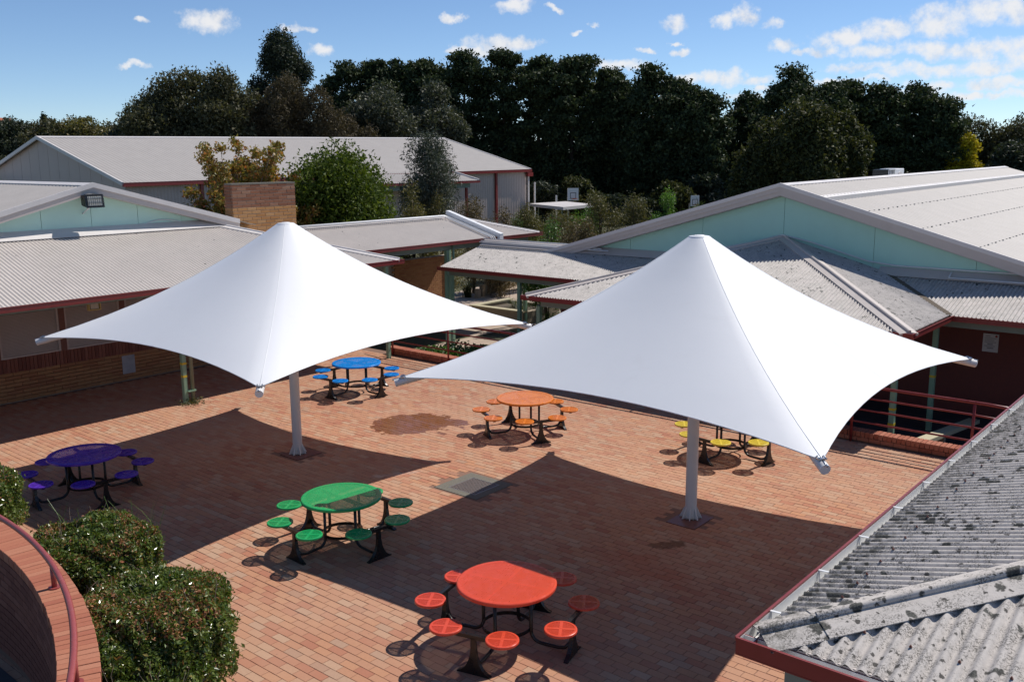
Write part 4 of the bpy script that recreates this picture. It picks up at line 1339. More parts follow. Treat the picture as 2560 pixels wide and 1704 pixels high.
# ------------------------------------------------------------------ sports hall at the back left
def sports_hall():
    g = -1.25
    r = root('sports_hall', 'long beige metal clad hall with low gabled iron roof and red gutter behind the courtyard', 'building', W(42, -52, g))
    a0, a1 = 25.5, 59.2
    be = lambda a: -48.2 + (a - a0) / (a1 - a0) * 0.6
    ze = lambda a: 4.3 + (a - a0) / (a1 - a0) * 0.2
    br, z0 = -57.7, 6.86
    zr = lambda a: z0 + (a - a0) / (a1 - a0) * 0.2
    E0, E1 = W(a0, be(a0), ze(a0)), W(a1, be(a1), ze(a1))
    R0, R1 = W(a0, br, zr(a0)), W(a1, br + 0.6, zr(a1))
    B0, B1 = W(a0, 2 * br - be(a0), ze(a0)), W(a1, 2 * br - be(a0) + 0.6, ze(a1))
    corr_sheet([E0, E1, R1, R0], AX, 0.25, 0.011, 'roof_sheet', 'roof_hall', r, 6)
    corr_sheet([B0, B1, R1, R0], AX, 0.25, 0.011, 'roof_sheet', 'roof_hall', r, 6)
    cap(R0, R1, (BX - UP * 0.27, -BX - UP * 0.27), 0.28, 0.04, 'trim_pale', r)
    for Ea, Ra in ((E0, R0), (B0, R0), (E1, R1), (B1, R1)):
        MB().bar(Ea - UP * 0.05, Ra - UP * 0.05, 0.10, 0.20).build('barge_capping', 'trim_pale', r)
    # walls
    i = 0.25
    w0, w1 = a0 + i, a1 - i
    corr_sheet([W(w0, -48.4, g), W(w1, -47.85, g), W(w1, -47.85, ze(w1) - 0.05), W(w0, -48.4, ze(w0) - 0.05)], W(w1, -47.85, 0) - W(w0, -48.4, 0), 0.20, 0.022, 'wall_cladding', 'hall_cladding', r, 6)
    n = 15
    for k in range(n):
        b0 = -48.42 - (2 * (57.7 - 48.42)) * k / n
        b1 = -48.42 - (2 * (57.7 - 48.42)) * (k + 1) / n
        zf = lambda b: zr(a0) - abs(b - br) * (zr(a0) - ze(a0)) / (br * -1 - 48.2) - 0.08
        pts = [W(w0, b0 - 0.012, g), W(w0, b1 + 0.012, g), W(w0, b1 + 0.012, zf(b1)), W(w0, b0 - 0.012, zf(b0))]
        if b1 < br < b0:
            pts.insert(3, W(w0, br, zf(br)))
        MB().prism(pts, AX * 0.03).build('panel', 'hall_cladding', r)
    MB().prism([W(w0 + 0.04, -48.5, g), W(w0 + 0.04, -66.9, g), W(w0 + 0.04, -66.9, 4.1), W(w0 + 0.04, br, 6.7), W(w0 + 0.04, -48.5, 4.1)], AX * 0.2).build('wall', 'mortar_dark', r)
    MB().prism([W(w1, -47.95, g), W(w1, -67.4, g), W(w1, -67.4, 4.35), W(w1, br, 6.9), W(w1, -47.95, 4.35)], AX * -0.2).build('wall', 'hall_cladding', r)
    d = (E1 - E0).normalized()
    gutter(E0 - BX * 0.05, E1 - BX * 0.05, BX, r, 'red_paint', 0.18, 0.20)
    for a in (30.2, 55.2):
        MB().gbox(a - 0.09, a + 0.09, be(a) - 0.18, be(a) - 0.04, g, ze(a) - 0.15).build('downpipe', 'red_paint', r)
    MB().gbox(a1 - 0.25, a1 - 0.12, be(a1) - 0.15, be(a1) - 0.05, g, ze(a1) - 0.2).build('corner_trim', 'trim_pale', r)
    MB().gbox(a1 - 0.5, a1 + 0.15, be(a1) - 0.12, be(a1) + 0.12, ze(a1) - 0.55, ze(a1) - 0.25).build('rain_head', 'red_paint', r)
    # entrance awning carrying the slope further down
    s = (6.86 - 4.3) / (57.7 - 48.2)
    za = lambda b: 4.40 - (b + 47.9) * s
    corr_sheet([W(40.5, -48.1, za(-48.1)), W(50.4, -48.1, za(-48.1)), W(50.9, -45.7, za(-45.7)), W(40.5, -45.7, za(-45.7))], AX, 0.20, 0.016, 'awning_sheet', 'roof_hall', r, 6, 0.05)
    gutter(W(40.5, -45.75, za(-45.7) + 0.03), W(50.95, -45.75, za(-45.7) + 0.03), BX, r, 'red_paint', 0.15, 0.14)
    MB().bar(W(50.4, -48.1, za(-48.1) + 0.08), W(50.9, -45.7, za(-45.7) + 0.08), 0.10, 0.14).build('barge_capping', 'trim_pale', r)
    MB().gbox(41.0, 50.3, -46.2, -46.0, za(-45.7) - 0.45, za(-45.7) - 0.15).build('beam', 'beam_green_paint', r)
    for a in (41.5, 45.8, 50.0):
        post(a, -46.1, g, za(-45.7) - 0.4, r, 0.16, m='red_paint')
    # lower roof seen past the gable on the far left
    corr_sheet([W(20.0, -60.5, 3.7), W(25.3, -60.5, 3.9), W(25.3, -66, 4.6), W(20.0, -66, 4.4)], AX, 0.25, 0.011, 'roof_sheet', 'roof_hall', r, 6)


sports_hall()


# ------------------------------------------------------------------ flat shelter, hoops, poles
def court_things():
    s = root('flat_shelter', 'flat pale shelter roof on thin posts beside the hall', 'shelter', W(58, -44.5, -1.2))
    MB().prism([W(58.6, -47.3, 1.62), W(55.9, -41.9, 1.62), W(60.4, -42.3, 1.62), W(63.0, -47.0, 1.62)], UP * 0.22).build('roof', 'trim_pale', s)
    for a, b in ((58.9, -46.6), (56.4, -42.4), (60.1, -42.8), (62.5, -46.4)):
        post(a, b, -1.2, 1.62, s, 0.07, m='beam_green_paint')

    def hoop(x, y, zc, w, h, yaw, label):
        q = root('basketball_hoop', label, 'basketball hoop', (x, y, -1.25), group='basketball hoops on the far courts')
        X = Vector((math.cos(yaw), math.sin(yaw), 0))
        Y = Vector((-math.sin(yaw), math.cos(yaw), 0))
        c = Vector((x, y, zc))
        bd = MB().obox(c, X * (w / 2), Y * 0.025, UP * (h / 2)).build('backboard', 'white_paint', q)
        mk = MB()
        f = c - Y * 0.03 - UP * 0.12
        for sx in (-1, 1):
            mk.obox(f + X * (sx * 0.28), X * 0.03, Y * 0.004, UP * 0.25)
        mk.obox(f + UP * 0.25, X * 0.31, Y * 0.004, UP * 0.03).obox(f - UP * 0.25, X * 0.31, Y * 0.004, UP * 0.03)
        mk.build('target_square', 'ink_grey', bd)
        ring = [c - Y * (0.30) - UP * (h * 0.36) + X * (0.23 * math.cos(t)) + Y * (0.23 * math.sin(t)) for t in np.linspace(0, 2 * math.pi, 17)]
        MB().tube(ring, 0.02, 6, False).build('hoop_ring', 'hoop_orange', q)
        MB().tube([Vector((x, y, -1.25)) + Y * 0.9, Vector((x, y, zc - 0.3)) + Y * 0.9, c + Y * 0.05 - UP * 0.1], 0.07, 8).build('pole', 'dull_steel', q)
    hoop(5.6, 86.0, 2.1, 1.15, 1.1, R(28), 'white basketball backboard in front of the dark pines beside the hall')
    hoop(17.4, 90.0, 1.25, 0.95, 1.0, R(24), 'small white basketball backboard just above the right gable slope')
    for k, (x, y, z, lab) in enumerate(((2.0, 80, 3.37, 'tall thin white pole left of the basketball backboard'), (3.81, 80, 2.27, 'short thin white pole next to the basketball backboard'))):
        tag(MB().tube([(x, y, -1.25), (x, y, z)], 0.07, 8).build('court_pole', 'white_paint'), lab, 'pole', 'thin white poles at the court')


court_things()


# ------------------------------------------------------------------ tensile sails
def force_density(nA=64, nR=20, S=6.3025, hc=2.4065, ha=4.3907, qh=0.951, qe=29.8, pw=-0.917, qridge=3.47, r0=0.16):
    idx = lambda i, j: (i % nA) + nA * j
    N = nA * (nR + 1)
    A = np.zeros((N, N))

    def br(i, j, q):
        A[i, i] += q
        A[j, j] += q
        A[i, j] -= q
        A[j, i] -= q
    for i in range(nA):
        for j in range(nR):
            w = ((j + 1.0) / nR) ** pw
            if i % (nA // 4) == 0:
                w *= qridge
            br(idx(i, j), idx(i, j + 1), w)
        for j in range(1, nR):
            br(idx(i, j), idx(i + 1, j), qh)
        br(idx(i, nR), idx(i + 1, nR), qe)
    X = np.zeros((N, 3))
    fixed = []
    for i in range(nA):
        t = 2 * np.pi * i / nA
        X[idx(i, 0)] = [r0 * np.cos(t), r0 * np.sin(t), ha]
        fixed.append(idx(i, 0))
    for c in range(4):
        i = c * nA // 4
        t = 2 * np.pi * i / nA
        X[idx(i, nR)] = [S / np.sqrt(2) * np.cos(t), S / np.sqrt(2) * np.sin(t), hc]
        fixed.append(idx(i, nR))
    fs = set(fixed)
    free = [k for k in range(N) if k not in fs]
    X[free] = np.linalg.solve(A[np.ix_(free, free)], -A[np.ix_(free, fixed)] @ X[fixed])
    return X


SAIL = force_density()


def sail(x, y, th, label):
    r = root('shade_sail', label, 'shade canopy', (x, y, 0), 'white tensile shade canopies over the courtyard')
    ORG[r] = Vector((0, 0, 0))          # parts in local coordinates, the root carries the turn
    r.rotation_euler = (0, 0, th)
    nA, nR = 64, 20
    F = [((i % nA) + nA * j, (i + 1) % nA + nA * j, (i + 1) % nA + nA * (j + 1), (i % nA) + nA * (j + 1)) for j in range(nR) for i in range(nA)]
    F = [f[::-1] for f in F]
    mem = link('membrane', np_mesh('membrane', SAIL, F, None, True), r, 'pvc_membrane')
    G = SAIL.reshape(nR + 1, nA, 3)
    ring = [Vector(G[nR, i]) for i in range(nA)]
    # hem around the edge cable and welded seams down to the corners
    for c in range(4):
        seg = [ring[(c * 16 + k) % nA] - UP * 0.006 for k in range(17)]
        MB().tube(seg, 0.008, 6).build('edge_hem', 'pvc_membrane', mem, True)
    for c in range(4):
        line = [Vector(G[j, c * 16]) + UP * 0.0005 for j in range(nR + 1)]
        MB().tube(line, 0.0035, 5).build('seam', 'pvc_membrane', mem, True)
    for i in range(8, nA, 16):
        # welded seams: flat ribbons lying on the skin
        wd = 0.005
        rb = MB()
        L_ = []
        for j in range(1, nR + 1):
            p = Vector(G[j, i])
            t = (Vector(G[j, (i + 1) % nA]) - Vector(G[j, (i - 1) % nA])).normalized()
            L_.append((p - t * wd + UP * 0.0022, p + UP * 0.0030, p + t * wd + UP * 0.0022))
        for q in range(len(L_) - 1):
            a, b = L_[q], L_[q + 1]
            rb.poly([a[0], b[0], b[1], a[1]]).poly([a[1], b[1], b[2], a[2]])
        rb.build('seam', 'pvc_membrane', mem, True)
    MB().lathe([(0.163, 4.375), (0.160, 4.396), (0.145, 4.404), (0.08, 4.408), (0.07, 4.418), (0.0, 4.42)], n=28, close=False).build('top_cap', 'white_paint', r, True)
    # mast and foot
    MB().lathe([(0.09, 0.03), (0.09, 4.36)], n=28).build('mast', 'mast_paint', r, auto=True)
    ft = MB().lathe([(0.115, 0.012), (0.115, 0.028), (0.0, 0.029)], n=28, close=False).build('base_plate', 'mast_paint', r)
    for k in range(8):
        a = 2 * math.pi * (k + 0.5) / 8
        d = Vector((math.cos(a), math.sin(a), 0))
        t = Vector((-d.y, d.x, 0)) * 0.007
        MB().prism([d * 0.085 + UP * 0.008 - t, d * 0.175 + UP * 0.008 - t, d * 0.165 + UP * 0.03 - t, d * 0.089 + UP * 0.19 - t], t * 2).build('gusset', 'mast_paint', ft)
    for k in range(8):
        a = 2 * math.pi * k / 8
        MB().lathe([(0.014, 0.036), (0.014, 0.055), (0.0, 0.056)], (0.14 * math.cos(a), 0.14 * math.sin(a), -0.026), n=6, close=False).build('bolt', 'steel', ft)
    # arms under the membrane, with end caps, corner plate and shackles
    Rr = 6.3025 / math.sqrt(2)
    for c in range(4):
        a = math.pi / 2 * c
        d = Vector((math.cos(a), math.sin(a), 0))
        t = Vector((-d.y, d.x, 0))
        tip = d * (Rr + 0.07) + UP * 2.325
        arm = MB().tube([UP * 3.45 + d * 0.08, tip], [0.068, 0.058], 20).build('arm', 'mast_paint', r, auto=True)
        dr = (tip - (UP * 3.45)).normalized()
        MB().tube([tip - dr * 0.002, tip + dr * 0.010], 0.059, 20).build('end_cap', 'white_paint', arm)
        MB().tube([tip - dr * 0.10 + UP * 0.054, tip + dr * 0.05 + UP * 0.058], 0.012, 8).build('tension_bolt', 'steel', arm, True)
        MB().obox(Vector(G[nR, c * 16]) - d * 0.05 + UP * 0.006, d * 0.055, t * 0.05, UP * 0.006).build('corner_plate', 'steel', mem)
        for s in (-1, 1):
            p = Vector(G[nR, c * 16]) - d * 0.04 + t * (0.035 * s) + UP * 0.012
            MB().tube([p + d * (0.035 * math.cos(u)) + UP * (0.018 * math.sin(u)) for u in np.linspace(0, 2 * math.pi, 11)], 0.007, 6, False).build('shackle', 'steel', mem)
    return r


# footing plates let into the paving, on the campus grid
for (a0, a1, b0, b1) in ((12.09, 12.71, -7.05, -6.56), (10.38, 10.96, -14.53, -14.0)):
    which = 'right' if a0 > 11 else 'left'
    tag(MB().gbox(a0, a1, b0, b1, -0.05, 0.006).build('footing_plate', 'rust_plate'), 'rust red square footing plate under the mast of the %s white canopy' % which, 'plate', 'rust red footing plates under the canopy masts')
sail(-4.1335, 17.3734, 0.1253, 'farther white tensile canopy on a single mast, at left')
sail(2.7849, 13.9783, 0.1118, 'nearer and larger looking white tensile canopy on a single mast, at right')


# ------------------------------------------------------------------ picnic tables
def table_meshes():
    M_ = {}
    D, ht = 1.17, 0.737
    # perforated top: cells with octagonal holes under a plain annulus, and a rolled rim
    mb = MB()
    p, hr = 0.0275, 0.0054
    n = int(0.56 / p) + 1
    cache = {}

    def vid(x, y):
        k = (round(x, 5), round(y, 5))
        if k not in cache:
            cache[k] = len(mb.v)
            mb.v.append(Vector((x, y, ht - 0.001)))
        return cache[k]
    for i in range(-n, n + 1):
        for j in range(-n, n + 1):
            cx, cy = i * p, j * p
            rr = math.hypot(cx, cy)
            if rr > 0.545:
                continue
            solid = abs(cx) < 0.022 or abs(cy) < 0.022 or rr > 0.515
            h = p / 2
            cs = [(-h, -h), (0, -h), (h, -h), (h, 0), (h, h), (0, h), (-h, h), (-h, 0)]
            o = [vid(cx + x, cy + y) for x, y in cs]
            if solid:
                mb.f.append(tuple(o))
                continue
            b = len(mb.v)
            for q in range(8):
                t = R(-135 + 45 * q)
                mb.v.append(Vector((cx + hr * math.cos(t), cy + hr * math.sin(t), ht - 0.001)))
            for q in range(8):
                mb.f.append((o[q], o[(q + 1) % 8], b + (q + 1) % 8, b + q))
    N = 64
    prof = [(0.515, ht + 0.0005), (0.565, ht + 0.0005), (0.577, ht - 0.003), (0.585, ht - 0.012), (0.585, ht - 0.038), (0.578, ht - 0.044), (0.560, ht - 0.040), (0.560, ht - 0.012), (0.50, ht - 0.012)]
    mb.lathe(prof, (0, 0, 0), N, False)
    M_['table_top'] = mb.mesh('table_top')
    # seat: rim, cross and slotted bars
    mb = MB()
    rs = 0.185
    mb.lathe([(rs - 0.03, 0.0), (rs - 0.01, 0.0), (rs - 0.003, -0.003), (rs, -0.010), (rs, -0.026), (rs - 0.006, -0.032), (rs - 0.02, -0.026), (rs - 0.03, -0.008), (rs - 0.03, 0.0)], (0, 0, 0), 40, False)
    mb.obox((0, 0, -0.004), (rs - 0.022, 0, 0), (0, 0.017, 0), (0, 0, 0.0035))
    for s in (-1, 1):
        mb.obox((0, s * (0.017 + (rs - 0.039) / 2), -0.004), (0.017, 0, 0), (0, (rs - 0.039) / 2, 0), (0, 0, 0.0035))
    k = 0.026
    while k < rs - 0.03:
        L = math.sqrt((rs - 0.028) ** 2 - k * k)
        if L > 0.03:
            for sx in (-1, 1):
                for sy in (-1, 1):
                    mb.obox((sx * (0.017 + (L - 0.017) / 2), sy * k, -0.005), ((L - 0.017) / 2, 0, 0), (0, 0.0042, 0), (0, 0, 0.0025))
        k += 0.0135
    M_['seat'] = mb.mesh('seat')
    # leg: down tube that sweeps out along the ground to the pedestal
    pts = [(0.31, 0, 0.70), (0.31, 0, 0.19)]
    for t in np.linspace(0, math.pi / 2, 7)[1:]:
        pts.append((0.31 + 0.13 * (1 - math.cos(t)), 0, 0.19 - 0.13 * math.sin(t)))
    pts += [(0.66, 0, 0.055), (0.74, 0, 0.075), (0.80, 0, 0.15)]
    M_['leg'] = MB().tube(pts, 0.022, 10).mesh('leg', smooth_=True)
    # pedestal: flared foot plate, post
    prof = [(0.205, 0.0), (0.205, 0.012), (0.165, 0.028), (0.115, 0.065), (0.075, 0.125), (0.045, 0.205), (0.028, 0.30), (0.026, 0.44)]
    pl = [(0.828 - 0.025, x, z) for x, z in prof] + [(0.828 - 0.025, -x, z) for x, z in reversed(prof)]
    M_['pedestal'] = MB().prism(pl, (0.05, 0, 0)).mesh('pedestal')
    M_['seat_bar'] = MB().bar((0.828, -0.44, 0.445), (0.828, 0.44, 0.445), 0.05, 0.045).mesh('seat_bar')
    M_['ring_brace'] = MB().lathe([(0.288, 0.17), (0.294, 0.17), (0.294, 0.215), (0.288, 0.215), (0.288, 0.17)], (0, 0, 0), 40, False).mesh('ring_brace', smooth_=False)
    M_['top_bracket'] = MB().bar((-0.45, 0, 0.708), (0.45, 0, 0.708), 0.05, 0.028).mesh('top_bracket')
    return M_


TM = table_meshes()
TABLES = {'red': (-0.0824, 10.2167, -0.450, 'bright red round table with eight attached seats, nearest the viewer'),
          'green': (-2.5105, 13.0701, 0.8262, 'green round table with eight attached seats, half under a canopy corner shadow'),
          'orange': (0.2586, 18.6816, 0.3747, 'orange round table with eight attached seats beside the damp patch'),
          'blue': (-3.7528, 22.1752, 0.8946, 'sky blue round table with eight attached seats, farthest back'),
          'purple': (-7.2010, 15.1763, 0.7732, 'deep purple round table with eight attached seats standing in shade at left'),
          'yellow': (4.1293, 17.1529, 0.7424, 'yellow round table with eight attached seats, mostly hidden behind the right canopy')}


def table(key):
    x, y, psi, label = TABLES[key]
    r = root('picnic_table', label, 'table', (x, y, 0), 'round perforated metal tables with attached seats', psi)
    ORG[r] = Vector((0, 0, 0))
    cm = 'table_' + key
    link('table_top', TM['table_top'], r, cm)
    link('ring_brace', TM['ring_brace'], r, 'black_coat')
    for q in range(2):
        o = link('top_bracket', TM['top_bracket'], r, 'black_coat')
        o.rotation_euler = (0, 0, math.pi / 2 * q)
        o.location = (0, 0, -0.001 * q)
    Rs, phi, hs = 0.899, 0.3993, 0.4958
    for k in range(4):
        a = math.pi / 2 * k
        for nm in ('leg', 'pedestal', 'seat_bar'):
            o = link(nm, TM[nm], r, 'black_coat')
            o.rotation_euler = (0, 0, a)
        for s in (-1, 1):
            t = a + s * phi
            o = link('seat', TM['seat'], r, cm)
            o.location = (Rs * math.cos(t), Rs * math.sin(t), hs)
            o.rotation_euler = (0, 0, R(-45) - psi + R(38))


for k in TABLES:
    table(k)


# ------------------------------------------------------------------ curved brick balustrade with hand rail (bottom left)
def curved_wall():
    cx, cy, ri, ro, zt = -11.49, 3.58, 8.47, 8.81, 1.40
    r = root('curved_wall', 'curved red brick balustrade wall at the bottom left corner', 'wall', (-4.0, 8.0, 0))
    c = Vector((cx, cy, 0))
    t0, t1 = R(10), R(62)
    mb = MB()
    n = 70
    for k in range(n):
        a, b = t0 + (t1 - t0) * k / n, t0 + (t1 - t0) * (k + 1) / n
        pa, pb = Vector((math.cos(a), math.sin(a), 0)), Vector((math.cos(b), math.sin(b), 0))
        i, o = ri + 0.012, ro - 0.012
        mb.poly([c + pa * i, c + pb * i, c + pb * i + UP * (zt - 0.09), c + pa * i + UP * (zt - 0.09)])
        mb.poly([c + pb * o, c + pa * o, c + pa * o + UP * (zt - 0.09), c + pb * o + UP * (zt - 0.09)])
        mb.poly([c + pa * i + UP * (zt - 0.012), c + pb * i + UP * (zt - 0.012), c + pb * o + UP * (zt - 0.012), c + pa * o + UP * (zt - 0.012)][::-1])
    mb.build('core', 'mortar_dark', r)
    # coping: long bricks on edge laid across the wall
    me1 = brick_mesh('brick', 0.338, 0.0835, 0.11, 0.004)
    st = 0.0885 / ri
    a, k = R(16), 0
    while a < R(60):
        d = Vector((math.cos(a), math.sin(a), 0))
        t = Vector((-d.y, d.x, 0))
        q = ((me1, ri + 0.17),)
        for me, rad in q:
            put('brick', me, 'wall_top_brick', r, c + d * (rad + random.gauss(0, 0.002)) + UP * (zt - 0.055 + random.gauss(0, 0.0012)), d, t, UP)
        a += st
        k += 1
    # stretcher courses of the inner face, in shade
    st = 0.24 / ri
    ms = brick_mesh('brick', 0.23, 0.05, 0.076, 0.005)
    cnt = 0
    rest = MB()
    for course in range(14):
        a = R(16) + (0.5 * st if course % 2 else 0)
        z = zt - 0.155 - 0.086 * course
        while a < R(58):
            d = Vector((math.cos(a), math.sin(a), 0))
            t = Vector((-d.y, d.x, 0))
            if cnt < 190 and course < 7:
                put('brick', ms, 'brown_brick', r, c + d * (ri + 0.022) + UP * z, -t, d, UP)
                cnt += 1
            else:
                rest.obox(c + d * (ri + 0.022) + UP * z, t * 0.115, d * 0.025, UP * 0.038)
            a += st
    tag(rest.build('lower_bricks', 'brown_brick', r), kind='stuff')
    # floor of the stair well behind it
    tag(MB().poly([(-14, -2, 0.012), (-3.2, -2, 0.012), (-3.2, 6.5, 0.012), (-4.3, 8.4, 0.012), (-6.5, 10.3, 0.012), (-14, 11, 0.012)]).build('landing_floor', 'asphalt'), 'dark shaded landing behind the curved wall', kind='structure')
    # hand rail
    h = root('hand_rail', 'faded red pipe hand rail following the curved brick wall', 'railing', (-4.5, 8.5, zt))
    hx, hy, hr, hz = -11.02, 3.87, 8.08, zt + 0.245
    pts = [Vector((hx + hr * math.cos(t), hy + hr * math.sin(t), hz)) for t in np.linspace(R(8), R(64), 60)]
    MB().tube(pts, 0.030, 14).build('rail', 'hand_rail_paint', h, True)
    for px, py in ((-4.57, 8.75), (-3.63, 6.98)):
        t = math.atan2(py - hy, px - hx)
        q = Vector((hx + hr * math.cos(t), hy + hr * math.sin(t), 0))
        MB().tube([q + UP * (zt + 0.002), q + UP * (hz - 0.02)], 0.026, 12).build('post', 'hand_rail_paint', h, True)
        MB().tube([q + UP * (zt + 0.001), q + UP * (zt + 0.014)], 0.058, 16).build('flange', 'hand_rail_paint', h)


curved_wall()


# ------------------------------------------------------------------ foliage
def rand_frames(n, rng):
    z = rng.normal(size=(n, 3))
    z /= np.linalg.norm(z, axis=1)[:, None]
    x = rng.normal(size=(n, 3))
    x -= z * (x * z).sum(1)[:, None]
    x /= np.linalg.norm(x, axis=1)[:, None]
    return x, np.cross(z, x), z


def leaf_quads(P, size, aspect, rng, outward=None, bias=0.0, jitter=0.35, tri=False):
    """diamond leaves with a fold, one quad split by its shape; returns verts, faces, rnd"""
    n = len(P)
    x, y, z = rand_frames(n, rng)
    if outward is not None and bias > 0:
        z = z * (1 - bias) + outward * bias
        z /= np.linalg.norm(z, axis=1)[:, None] + 1e-9
        x -= z * (x * z).sum(1)[:, None]
        x /= np.linalg.norm(x, axis=1)[:, None] + 1e-9
        y = np.cross(z, x)
    s = (size * (1 + jitter * rng.uniform(-1, 1, n)))[:, None]
    a, w = s * 0.5, s * 0.5 * aspect
    if tri:
        V = np.stack([P - x * a, P + x * a * 0.6 - y * w, P + x * a + y * w * 0.9], 1)
        return V.reshape(-1, 3), np.arange(n * 3).reshape(n, 3), np.repeat(rng.random(n), 3)
    V = np.stack([P - x * a, P - y * w + z * w * 0.35, P + x * a, P + y * w + z * w * 0.35], 1)
    F = np.arange(n * 4).reshape(n, 4)
    r = np.repeat(rng.random(n), 4)
    return V.reshape(-1, 3), F, r


def lobes_points(lobes, n, rng, shell=0.55, fuzz=0.15):
    """points in the outer shell of ellipsoid lobes (cx, cy, cz, rx, ry, rz)"""
    Lb = np.array(lobes, float)
    wt = (Lb[:, 3] * Lb[:, 4] * Lb[:, 5]) ** (2 / 3)
    k = rng.choice(len(Lb), n, p=wt / wt.sum())
    d = rng.normal(size=(n, 3))
    d /= np.linalg.norm(d, axis=1)[:, None]
    r = 1 - shell * rng.random(n) ** 1.6
    r *= 1 + fuzz * rng.normal(size=n)
    return Lb[k, :3] + d * Lb[k, 3:] * r[:, None], d


def crown(name, lobes, n, size, aspect, m, parent, rng, shell=0.55, bias=0.0, fuzz=0.16):
    P, d = lobes_points(lobes, n, rng, shell, fuzz)
    V, F, r = leaf_quads(P, size, aspect, rng, d, bias, tri=True)
    me = np_mesh(name, V, F, r, False, ORG[parent])
    return link(name, me, parent, m)


def trunk(pts_r, parent, m, limbs=(), name='trunk'):
    mb = MB()
    mb.tube([p for p, _ in pts_r], [r for _, r in pts_r], 8)
    for lp in limbs:
        mb.tube([p for p, _ in lp], [r for _, r in lp], 5, False)
    return mb.build(name, m, parent, True)


def tree_root(name, label, cat, x, y, g, group=None):
    return root(name, label, cat, (x, y, g), group)


FAR = -1.25
ORD = ['first', 'second', 'third', 'fourth', 'fifth', 'sixth', 'seventh', 'eighth', 'ninth', 'tenth', 'eleventh', 'twelfth', 'thirteenth', 'fourteenth', 'fifteenth', 'sixteenth', 'seventeenth', 'eighteenth', 'nineteenth', 'twentieth']


def pine(x, y, top, rad, label, seed, low=0.12, n=9500):
    rng = np.random.default_rng(seed)
    r = tree_root('pine_tree', label, 'pine tree', x, y, FAR, 'tall dark pines behind the hall and courts')
    H = top - FAR
    lob, limbs = [], []
    lean = rng.normal(0, 0.35, 2)
    nl = 22
    for k in range(nl):
        f = low + (1 - low) * (k + 0.5) / nl
        z = FAR + H * f
        # broad flat-topped crown: widest at three quarters
        wd = rad * (0.62 + 0.55 * math.sin(math.pi * min(1, f * 0.95)) ** 0.8) * (1.0 if f < 0.86 else max(0.35, 1 - (f - 0.86) * 4.2))
        a = rng.uniform(0, 2 * math.pi)
        for q in range(4):
            aa = a + math.pi / 2 * q + rng.normal(0, 0.5)
            dd = wd * rng.uniform(0.25, 1.0)
            s = rng.uniform(0.55, 1.15)
            c = (x + lean[0] * f + dd * math.cos(aa), y + lean[1] * f + dd * math.sin(aa), z + rng.normal(0, 0.35) + 0.12 * dd)
            lob.append((*c, 1.35 * s, 1.35 * s, (0.95 if f < 0.5 else 0.68) * s))
            if k % 2 == 0 and q < 2:
                limbs.append([(Vector((x + lean[0] * f, y + lean[1] * f, z - 0.9)), 0.07), (Vector(c), 0.03)])
    lob.append((x + lean[0], y + lean[1], top - 0.7, rad * 0.35, rad * 0.35, 0.5))
    trunk([(Vector((x, y, FAR - 0.2)), 0.32), (Vector((x + lean[0] * 0.5, y + lean[1] * 0.5, FAR + H * 0.5)), 0.22), (Vector((x + lean[0], y + lean[1], top - 0.8)), 0.07)], r, 'bark', limbs)
    crown('crown', lob, int(n * 2.3), 0.36, 0.8, 'pine_needles', r, rng, 0.85, 0.0, 0.26)


PINES = [(-19.61, 120.0, 16.15, 3.31), (-16.47, 122.0, 17.02, 2.59), (-10.71, 118.0, 16.93, 3.26), (-13.6, 119.5, 16.6, 2.6), (-5.64, 116.0, 17.03, 3.2),
         (-0.75, 115.0, 17.26, 3.17), (3.17, 114.0, 16.82, 2.9), (7.0, 112.0, 16.24, 3.09), (10.5, 114.0, 15.06, 2.42), (12.17, 112.0, 13.77, 2.4),
         (15.72, 108.0, 13.79, 3.21), (18.49, 106.0, 12.86, 2.7), (21.2, 104.0, 11.6, 2.34), (26.62, 110.0, 11.6, 2.2), (30.92, 105.0, 13.54, 3.34),
         (33.55, 104.0, 12.33, 2.3), (37.41, 106.0, 12.69, 2.16), (40.22, 104.0, 11.83, 2.43), (44.17, 104.0, 11.68, 2.65), (45.95, 102.0, 10.73, 1.95)]
PINES.sort(key=lambda t: t[0] / t[1])
for k, (x, y, z, rd) in enumerate(PINES):
    low = 0.10 if x < 22 else 0.30
    pine(x, y, z, rd, 'dark pine, %s from the left in the tall row behind the hall and courts' % ORD[k], 100 + k, low, 17000 if x < 22 else 11000)


def gum(name, x, y, top, rad, label, seed, m='gum_leaves', base=FAR, n=9000, low=0.22, size=0.40, group=None, nl=34, flat=0.8, cat='gum tree', bark='bark', shell=0.6, asp=0.45, spread=1.0):
    rng = np.random.default_rng(seed)
    r = tree_root(name, label, cat, x, y, base, group)
    H = top - base
    zc, hz = base + H * (low + 1) / 2, H * (1 - low) / 2
    lob, limbs = [], []
    for k in range(nl):
        d = rng.normal(size=3)
        d /= np.linalg.norm(d)
        q = rng.uniform(0.45, 0.80)
        s = rng.uniform(0.30, 0.48)
        c = (x + d[0] * rad * q * spread, y + d[1] * rad * q * spread, zc + d[2] * hz * q)
        lob.append((*c, rad * s, rad * s, min(rad * s * flat, hz * 0.5)))
        if k % 2 == 0:
            limbs.append([(Vector((x, y, base + H * rng.uniform(0.2, 0.45))), 0.02 * H * 0.35), (Vector(c), 0.015)])
    # make sure the crown reaches its height
    lob.append((x + rng.normal(0, rad * 0.15), y, top - hz * 0.22, rad * 0.4, rad * 0.4, hz * 0.22))
    trunk([(Vector((x, y, base - 0.2)), 0.018 * H), (Vector((x + rng.normal(0, 0.15), y, base + H * 0.45)), 0.012 * H), (Vector((x, y, base + H * 0.85)), 0.004 * H)], r, bark, limbs)
    crown('crown', lob, int(n * 3.6), size * 0.80, asp * 1.3, m, r, rng, shell)
    return r


